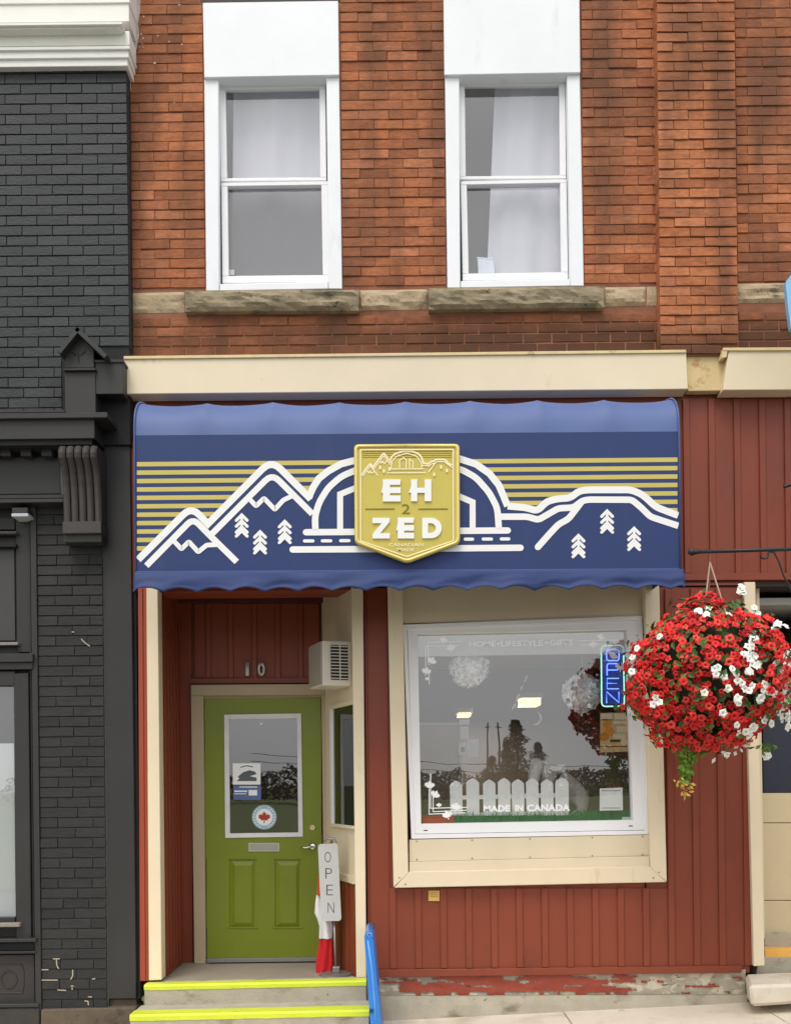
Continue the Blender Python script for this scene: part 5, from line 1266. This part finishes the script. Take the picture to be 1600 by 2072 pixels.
def flmat(name, ramp, rough=.5):
    m = bpy.data.materials.new(name); m.use_nodes = True; t = m.node_tree; b = t.nodes['Principled BSDF']; oi = t.nodes.new('ShaderNodeObjectInfo'); g = t.nodes.new('ShaderNodeNewGeometry'); ad = t.nodes.new('ShaderNodeMath'); ad.operation = 'ADD'; fr = t.nodes.new('ShaderNodeMath'); fr.operation = 'FRACT'
    t.links.new(oi.outputs['Random'], ad.inputs[0]); t.links.new(g.outputs['Random Per Island'], ad.inputs[1]); t.links.new(ad.outputs[0], fr.inputs[0])
    cr = t.nodes.new('ShaderNodeValToRGB'); t.links.new(fr.outputs[0], cr.inputs[0]); e = cr.color_ramp.elements; e[0].color = (*ramp[0], 1); e[1].color = (*ramp[-1], 1)
    for i, c in enumerate(ramp[1:-1]): x = e.new((i+1)/(len(ramp)-1)); x.color = (*c, 1)
    t.links.new(cr.outputs[0], b.inputs['Base Color']); b.inputs['Roughness'].default_value = rough; b.inputs['Specular IOR Level'].default_value = .3; return m
FR = flmat('red_petal', [S(216, 26, 28), S(230, 48, 42), S(186, 18, 24), S(236, 80, 66), S(220, 34, 36), S(200, 24, 28)]); FRC = mat('red_throat', S(166, 14, 20), .6, .1)
FW = flmat('white_petal', [S(240, 240, 238), S(236, 236, 220), S(246, 246, 246)]); FWC = mat('white_throat', S(206, 206, 170), .6, .1)
fr_ = [flowermesh(i, FR, FRC) for i in range(4)]; fw_ = [flowermesh(9+i, FW, FWC) for i in range(3)]
def putflower(me, p, d, s, name, rg, stuff=None):
    q = d.to_track_quat('Z', 'Y'); e = q.to_matrix().to_4x4() @ Matrix.Rotation(rg.uniform(0, 6.28), 4, 'Z') @ Matrix.Rotation(rg.uniform(-.45, .45), 4, 'X')
    if stuff is not None: stuff.append((me, Matrix.Translation(p) @ e @ Matrix.Scale(s, 4))); return
    o = bpy.data.objects.new(name, me); COL.objects.link(o); o.parent = HB; o.matrix_local = Matrix.Translation(p-wl(HB)) @ e @ Matrix.Scale(s, 4)
def seen(p): return (p-CAM).dot(Vector((0, 1, 0))) and p.y < cB.y+.12
# white clusters sit in photo-matching patches of the ball
wp = [(1490, 1207, 5), (1560, 1275, 4), (1488, 1250, 2), (1410, 1248, 3), (1430, 1243, 2), (1467, 1255, 1), (1518, 1250, 2), (1508, 1310, 5), (1515, 1335, 3), (1498, 1330, 2), (1520, 1350, 2), (1445, 1355, 2), (1442, 1368, 1), (1472, 1358, 2), (1503, 1362, 2), (1457, 1372, 1),
      (1482, 1380, 2), (1464, 1394, 1), (1495, 1395, 3), (1483, 1412, 3), (1560, 1335, 4), (1575, 1350, 5), (1565, 1365, 5), (1588, 1325, 3), (1590, 1365, 4), (1572, 1390, 4), (1548, 1400, 4), (1535, 1395, 3), (1525, 1412, 2), (1570, 1415, 4), (1575, 1435, 3), (1590, 1405, 3), (1583, 1455, 3),
      (1330, 1410, 2), (1336, 1420, 1), (1420, 1402, 1), (1455, 1440, 1), (1484, 1476, 2), (1499, 1475, 2), (1514, 1469, 1), (1337, 1297, 1), (1285, 1362, 1), (1295, 1318, 1), (1282, 1335, 1), (1535, 1454, 1), (1465, 1517, 1), (1540, 1525, 1)]
cnt_w = 0; cent = []
def onball(px, py):
    a = P(px, py, cB.y); dx, dz = (a.x-cB.x)/rx, (a.z-cB.z)/rz; r2 = dx*dx+dz*dz
    if r2 > .98: d = Vector((dx*.6, -.7, dz*.6)); p = P(px, py, cB.y-.06); return d.normalized(), p
    dy = -math.sqrt(1-r2); d = Vector((dx, dy, dz))
    Yf = cB.y+dy*rx*.98; p = P(px, py, Yf); return d.normalized(), p
for (x, y, n) in wp:
    for k in range(n+(2 if x > 1500 else 0)):
        d, p = onball(x+(rg.gauss(0, 6) if k else 0), y+(rg.gauss(0, 7) if k else 0)); p += d*.03+Vector((0, -.02, 0)); cent.append(p)
        putflower(rg.choice(fw_), p, (d+Vector((0, -.6, .15))).normalized(), rg.uniform(.048, .060), 'white_flower', rg); cnt_w += 1
placed = []; tries = 0
while len(placed) < 300 and tries < 30000:
    tries += 1; d, p = surf(rg, .05); gap_ = .034 if tries < 12000 else .028
    if any((p-q).length < .040 for q in cent) or any((p-q).length < gap_ for q in placed): continue
    if noise.noise(p*7) < -.22: continue
    placed.append(p); putflower(rg.choice(fr_), p+d*.012, (d+Vector((rg.uniform(-.55, .55), -.3, rg.uniform(-.4, .5)))).normalized(), rg.uniform(.05, .066), 'red_flower', rg)
rest = []; pl2 = []
tries = 0
while len(pl2) < 1500 and tries < 30000:
    tries += 1; d, p = surf(rg, 1.1)
    if any((p-q).length < .036 for q in cent) or any((p-q).length < .019 for q in placed+pl2): continue
    pl2.append(p); putflower(rg.choice(fr_), p+d*rg.uniform(-.045, .002), (d+Vector((rg.uniform(-.5, .5), rg.uniform(-.6, .2), rg.uniform(-.4, .5)))).normalized(), rg.uniform(.036, .052), '', rg, rest)
vs, fs, mi = [], [], []
for me, T in rest:
    n = len(vs); vs += [T @ v.co-cB for v in me.vertices]
    for p in me.polygons: fs.append([n+i for i in p.vertices]); mi.append(p.material_index)
me = bpy.data.meshes.new('more_flowers'); me.from_pydata(vs, [], fs); me.materials.append(FR); me.materials.append(FRC)
for p, k in zip(me.polygons, mi): p.material_index = k; p.use_smooth = True
finish('more_flowers', me, None, HB, cB.copy(), 'stuff')
# trailing stems
def trail(pts, n, m, s, seed, name):
    r = random.Random(seed); vs, fs = [], []; c = P(*pts[0], YH-.1)
    for i in range(n):
        u = r.random()*(len(pts)-1); k = int(u); f = u-k; x = pts[k][0]*(1-f)+pts[k+1][0]*f; y = pts[k][1]*(1-f)+pts[k+1][1]*f; w = (1-u/(len(pts)))*14+3
        p = P(x+r.gauss(0, w*.5), y+r.gauss(0, 4), YH-.1+r.uniform(-.05, .05)); a = Vector((r.uniform(-1, 1), r.uniform(-1, .3), r.uniform(-1.2, .1))).normalized(); b = a.cross(Vector((0, -1, .2))).normalized()
        L_ = s*r.uniform(.6, 1.3); q = len(vs); vs += [p-c, p+a*L_*.5+b*L_*.25-c, p+a*L_-c, p+a*L_*.5-b*L_*.25-c]; fs.append((q, q+1, q+2, q+3))
    me = bpy.data.meshes.new(name); me.from_pydata(vs, [], fs); finish(name, me, m, HB, c, 'stuff')
LY = mat('trail_yellow', S(196, 160, 70), .6, .2, 30, 0); LG = mat('trail_green', S(96, 130, 30), .55, .3, 30, 0)
trail([(1385, 1515), (1390, 1545), (1384, 1575)], 170, LG, .04, 1, 'trailing_leaves'); trail([(1376, 1572), (1386, 1585), (1388, 1610)], 34, LY, .035, 2, 'dry_tips')
trail([(1548, 1500), (1550, 1520)], 24, LG, .035, 3, 'trailing_leaves')
trail([(1452, 1523), (1475, 1518), (1500, 1512)], 14, FW, .04, 4, 'pale_tips'); trail([(1412, 1500), (1420, 1525)], 40, LG, .035, 6, 'trailing_leaves')
bm = bmesh.new(); tube(bm, [P(1388, 1520, YH-.1), P(1388, 1560, YH-.1), P(1384, 1590, YH-.1), P(1384, 1622, YH-.1)], [.004, .003, .002, .001], 5); obj('stem', bm, LY, HB)
# upright sprig at the top
trail([(1492, 1215), (1478, 1225), (1500, 1232)], 40, LEAFM[0], .05, 5, 'sprig_leaves')
# ============================================================ OPEN SIGN, FLAG, BLUE BOARD
Yo = .12
OS = thing('open_sign_stand', 'grey metal OPEN sign on a round-based pole in front of the green door', 'sign', P(679, 1972, Yo))
bm = bmesh.new(); rr_ = fillet([(666, 1708), (683, 1707), (690.7, 1864), (650, 1865), (642.9, 1708.5), (666, 1708)], 7)[:-1]; poly(bm, rr_, Yo-.04, Yo-.034); obj('sign_panel', bm, GREYP, OS)
for ch, cx, cy in (('O', 663, 1735), ('P', 665, 1768), ('E', 667, 1801.5), ('N', 669.5, 1837.5)): text('letter', ch, cx-6.5, cy-10.5, cx+6.5, cy+10.5, Yo-.0415, INK, OS, bold=-.022, thick=0)
bm = bmesh.new(); tube(bm, [P(676, 1862, Yo), P(679.5, 1968, Yo)], .0095, 8); tube(bm, [P(671, 1700, Yo), P(676, 1862, Yo)], .009, 8); obj('pole', bm, STEEL, OS, smooth=True)
bm = bmesh.new(); tube(bm, [P(656, 1703, Yo-.03), P(660, 1698, Yo-.03), P(676, 1697, Yo-.03), P(681, 1706, Yo-.035)], .0065, 8); tube(bm, [P(662, 1691, Yo-.02), P(662, 1700, Yo-.02)], .008, 6); obj('top_hook', bm, STEEL, OS, smooth=True)
cb = P(679, 1969, Yo); cb.z = zl+.001
bm = bmesh.new(); tube(bm, [cb, cb+Vector((0, 0, .012)), cb+Vector((0, 0, .016))], [.12, .118, .09], 28); obj('base_plate', bm, mat('base_grey', S(128, 126, 120), .4, .1, 10, .03, metal=.4), OS)
bm = bmesh.new(); box(bm, cb.x-.022, cb.x+.03, cb.y-.02, cb.y+.02, cb.z+.016, cb.z+.06, .004); obj('pole_socket', bm, STEEL, OS)
FL = thing('draped_flag', 'red and white flag hanging rolled beside the OPEN sign by the green door', 'flag', P(657, 1970, Yo+.06))
def drape(name, rows, m, seed):
    bm = bmesh.new(); g = []
    for j, (y, xa, xb) in enumerate(rows):
        col = []
        for i in range(17):
            a = i/16*math.tau; u = .5-.5*math.cos(a); x = xa+(xb-xa)*u
            p = P(x, y, Yo+.09); p.y += -.035*math.sin(a)*(1+.8*math.sin(u*13+seed+y*.012)); p.x += .004*math.sin(a*3+y*.07)+.003*math.sin(y*.15+seed); col.append(bm.verts.new(p))
        g.append(col)
    for j in range(len(g)-1):
        for i in range(16): bm.faces.new((g[j][i], g[j][i+1], g[j+1][i+1], g[j+1][i]))
    bmesh.ops.remove_doubles(bm, verts=bm.verts, dist=.0004)
    return obj(name, bm, m, FL, smooth=True)
FRD = mat('flag_red', S(206, 30, 36), .7, .08, 10, .03); FWT = mat('flag_white', S(232, 230, 232), .7, .04, 10, .03)
drape('red_top', [(1750, 648, 655), (1786, 644, 660), (1812, 639, 662)], mat('flag_orange_red', S(208, 84, 50), .7), 1)
drape('white_field', [(1811.5, 639, 662), (1830, 637, 664), (1848, 636, 667), (1860, 643, 670), (1875, 646, 672), (1899, 645, 673)], FWT, 2)
drape('red_end', [(1899.5, 645, 672.5), (1912, 644, 672.5), (1930, 642, 673), (1950, 640, 673), (1962, 639, 671), (1969, 640, 664)], FRD, 3)
YBd = -.62
BS = thing('blue_sandwich_board', 'bright blue plastic sandwich board seen edge-on beside the entrance steps', 'sandwich board', P(757, 2150, YBd))
BLP = mat('blue_plastic', S(40, 124, 214), .3, .06, 5, .02, spec=.6)
gb = P(757, 2120, YBd); zg = gz(gb.x)
def xz(px, py, Y): p = P(px, py, Y); return p
bl_ = P(760, 2072, YBd)
for (xt0, xt1, xb0, xb1, nm) in ((737, 755, 750, 771, 'board_leaf'),):
    tl, tr_, br_, b2 = P(xt0, 1900, YBd), P(xt1, 1900, YBd), P(xb1, 2085, YBd), P(xb0, 2085, YBd)
    k = (zg-tl.z)/(br_.z-tl.z); br_ = tr_+(br_-tr_)*k; b2 = tl+(b2-tl)*k
    bm = bmesh.new(); hexa(bm, [b2, br_, tr_, tl], [p+Vector((0, .5, 0)) for p in (b2, br_, tr_, tl)], .007); obj(nm, bm, BLP, BS)
    bm = bmesh.new(); tube(bm, [P(744, 1904, YBd-.001), P(752, 1960, YBd-.001), P(757, 2020, YBd-.001), P(762, 2085, YBd-.001)], [.006, .008, .007, .007], 6); obj('moulded_edge_rib', bm, mat('pale_blue_plastic', S(96, 160, 226), .3), BS, smooth=True)
bm = bmesh.new(); a = P(746, 1900, YBd); r_ = 9.2/pxm(YBd)
for Y0, Y1 in ((0, .5),):
    tube(bm, [a+Vector((0, Y0, 0)), a+Vector((0, Y0+.012, .004)), a+Vector((0, Y1, .004))], [r_*.8, r_, r_], 12)
obj('top_hinge', bm, BLP, BS, smooth=True)
bm = bmesh.new(); tube(bm, [P(742, 1896, YBd-.004), P(744, 1889.5, YBd-.004), P(750, 1889.5, YBd-.004), P(753, 1897, YBd-.004)], .006, 6); obj('handle', bm, mat('pale_blue_plastic', S(120, 176, 226), .3), BS, smooth=True)
bm = bmesh.new(); box(bm, P(747, 2046, YBd).x, P(755, 2046, YBd).x, YBd-.006, YBd, P(750, 2050, YBd).z, P(750, 2042, YBd).z, .001); obj('latch', bm, mat('navy_latch', S(24, 60, 110)), BS)
t = thing('pale_blue_sign', 'tip of a pale blue projecting sign at the right edge above the fascia', 'sign', P(1610, 660, -.6))
bm = bmesh.new(); poly(bm, [(1589, 571), (1600, 556), (1640, 530), (1690, 530), (1690, 690), (1640, 690), (1600, 664), (1595, 630)], -.6, -.56); obj('sign_blade', bm, mat('pale_blue_paint', S(140, 190, 226), .35, .06, 3), t)
bm = bmesh.new(); tube(bm, [P(1589, 571, -.58), P(1600, 556, -.58), P(1640, 530, -.58)], .008, 6); tube(bm, [P(1640, 600, -.58), P(1640, 600, .0)], .015, 8); obj('sign_edge', bm, IRON, t)
bm = bmesh.new(); tube(bm, [P(1586, 985, -.3), P(1606, 978, -.3), P(2100, 960, -.3)], .012, 8)
tag(obj('sign_arm', bm, IRON, None), 'tip of a dark metal arm poking in at the right edge over the red boards', 'bracket')
# ============================================================ ACROSS THE STREET (seen mirrored in the glass)
TG = [mat('fir_green', S(46, 58, 44), .9, .3, 1, 0), mat('broadleaf_green', S(66, 66, 40), .9, .35, 1, 0), mat('hedge_green', S(70, 72, 50), .9, .3, 1, 0)]
BARK = mat('bark', S(80, 66, 54), .95, .2, 4, .3)
def mirror(px, py, d): return Vector(((px-800)/F*d, .05-(d-7.05), 1.7+(HOR-py)/F*d))
def conifer(label, px, ytop_, d, wpx, seed):
    a = mirror(px, ytop_, d); h = a.z+.5; base = Vector((a.x, a.y, -.5)); t = thing('conifer_tree', label, 'tree', base); r = random.Random(seed); w = wpx/F*d/2
    bm = bmesh.new(); tube(bm, [base, base+Vector((0, 0, h*.5)), base+Vector((0, 0, h*.97))], [w*.12, w*.07, .02], 8); obj('trunk', bm, BARK, t)
    vs, fs = [], []
    for i in range(2600):
        v = r.random()**.8; z = h*(.08+.92*v); rad = w*(1-v)**.8*(.75+.35*math.sin(z*5+seed))*r.uniform(.15, 1.1)+.05; an = r.uniform(0, 6.28); p = Vector((math.cos(an)*rad, math.sin(an)*rad, z)); s = h*.035*r.uniform(.5, 1.3)
        k = len(vs); o_ = Vector((math.cos(an), math.sin(an), -.45)); sd_ = Vector((-math.sin(an), math.cos(an), r.uniform(-.5, .5))); vs += [p, p+o_*s+sd_*s*.5, p+o_*s-sd_*s*.5]; fs.append((k, k+1, k+2))
    me = bpy.data.meshes.new('crown'); me.from_pydata(vs, [], fs); finish('crown', me, TG[0], t, base.copy())
conifer('tall dark conifer across the street, mirrored in the middle of the shop window', 1046, 1458, 100, 120, 1)
conifer('narrower dark conifer left of the tall one, mirrored in the shop window', 1024, 1498, 102, 64, 2)
conifer('short dark conifer right of the tall one, mirrored in the shop window', 1092, 1502, 104, 70, 3)
conifer('low wide conifer mirrored just above the picket fence', 995, 1530, 98, 100, 4)
r = random.Random(31); vs, fs = [], []; c_ = Vector((0, -110, -.5))
for i in range(15000):
    x = r.uniform(-45, 45); tp = 3.4+1.7*noise.noise(Vector((x*.16, 0, 1)))+1.1*noise.noise(Vector((x*.6, 0, 5))); p = Vector((x, r.uniform(-4, 4), r.uniform(0, tp))); sz = r.uniform(.12, .36)
    a = Vector((r.gauss(0, 1), r.gauss(0, 1), r.gauss(0, 1))).normalized(); b = a.orthogonal().normalized(); k = len(vs); vs += [p-a*sz, p+b*sz*.6, p+a*sz, p-b*sz*.6]; fs.append((k, k+1, k+2, k+3))
me = bpy.data.meshes.new('far_trees'); me.from_pydata(vs, [], fs)
tag(finish('far_trees', me, TG[2], None, c_, 'stuff'), 'far row of bushy trees mirrored behind the picket fence', 'trees')
for px, lab in ((985, 'left one of two thin utility poles mirrored in the shop window'), (1010, 'right one of two thin utility poles mirrored in the shop window')):
    a = mirror(px, 1466, 90); t = thing('utility_pole', lab, 'utility pole', (a.x, a.y, -.5)); bm = bmesh.new(); tube(bm, [(a.x, a.y, -.5), a], [.1, .07], 8); obj('pole', bm, BARK, t)
    bm = bmesh.new(); box(bm, a.x-.3, a.x+.3, a.y-.05, a.y+.05, a.z-.5, a.z-.42); obj('crossarm', bm, BARK, t)
for k, (ya, yb, d) in enumerate(((1522, 1530, 60), (1538, 1548, 62), (1558, 1556, 64))):
    a, b = mirror(500, ya, d), mirror(2100, yb, d); bm = bmesh.new(); tube(bm, [a+(b-a)*u+Vector((0, 0, -.8*4*u*(1-u))) for u in [i/20 for i in range(21)]], .025, 4)
    tag(obj('overhead_wire', bm, IRON, None), ['highest overhead wire mirrored in the shop window', 'middle overhead wire mirrored in the shop window', 'lowest overhead wire mirrored in the shop window'][k], 'wire')
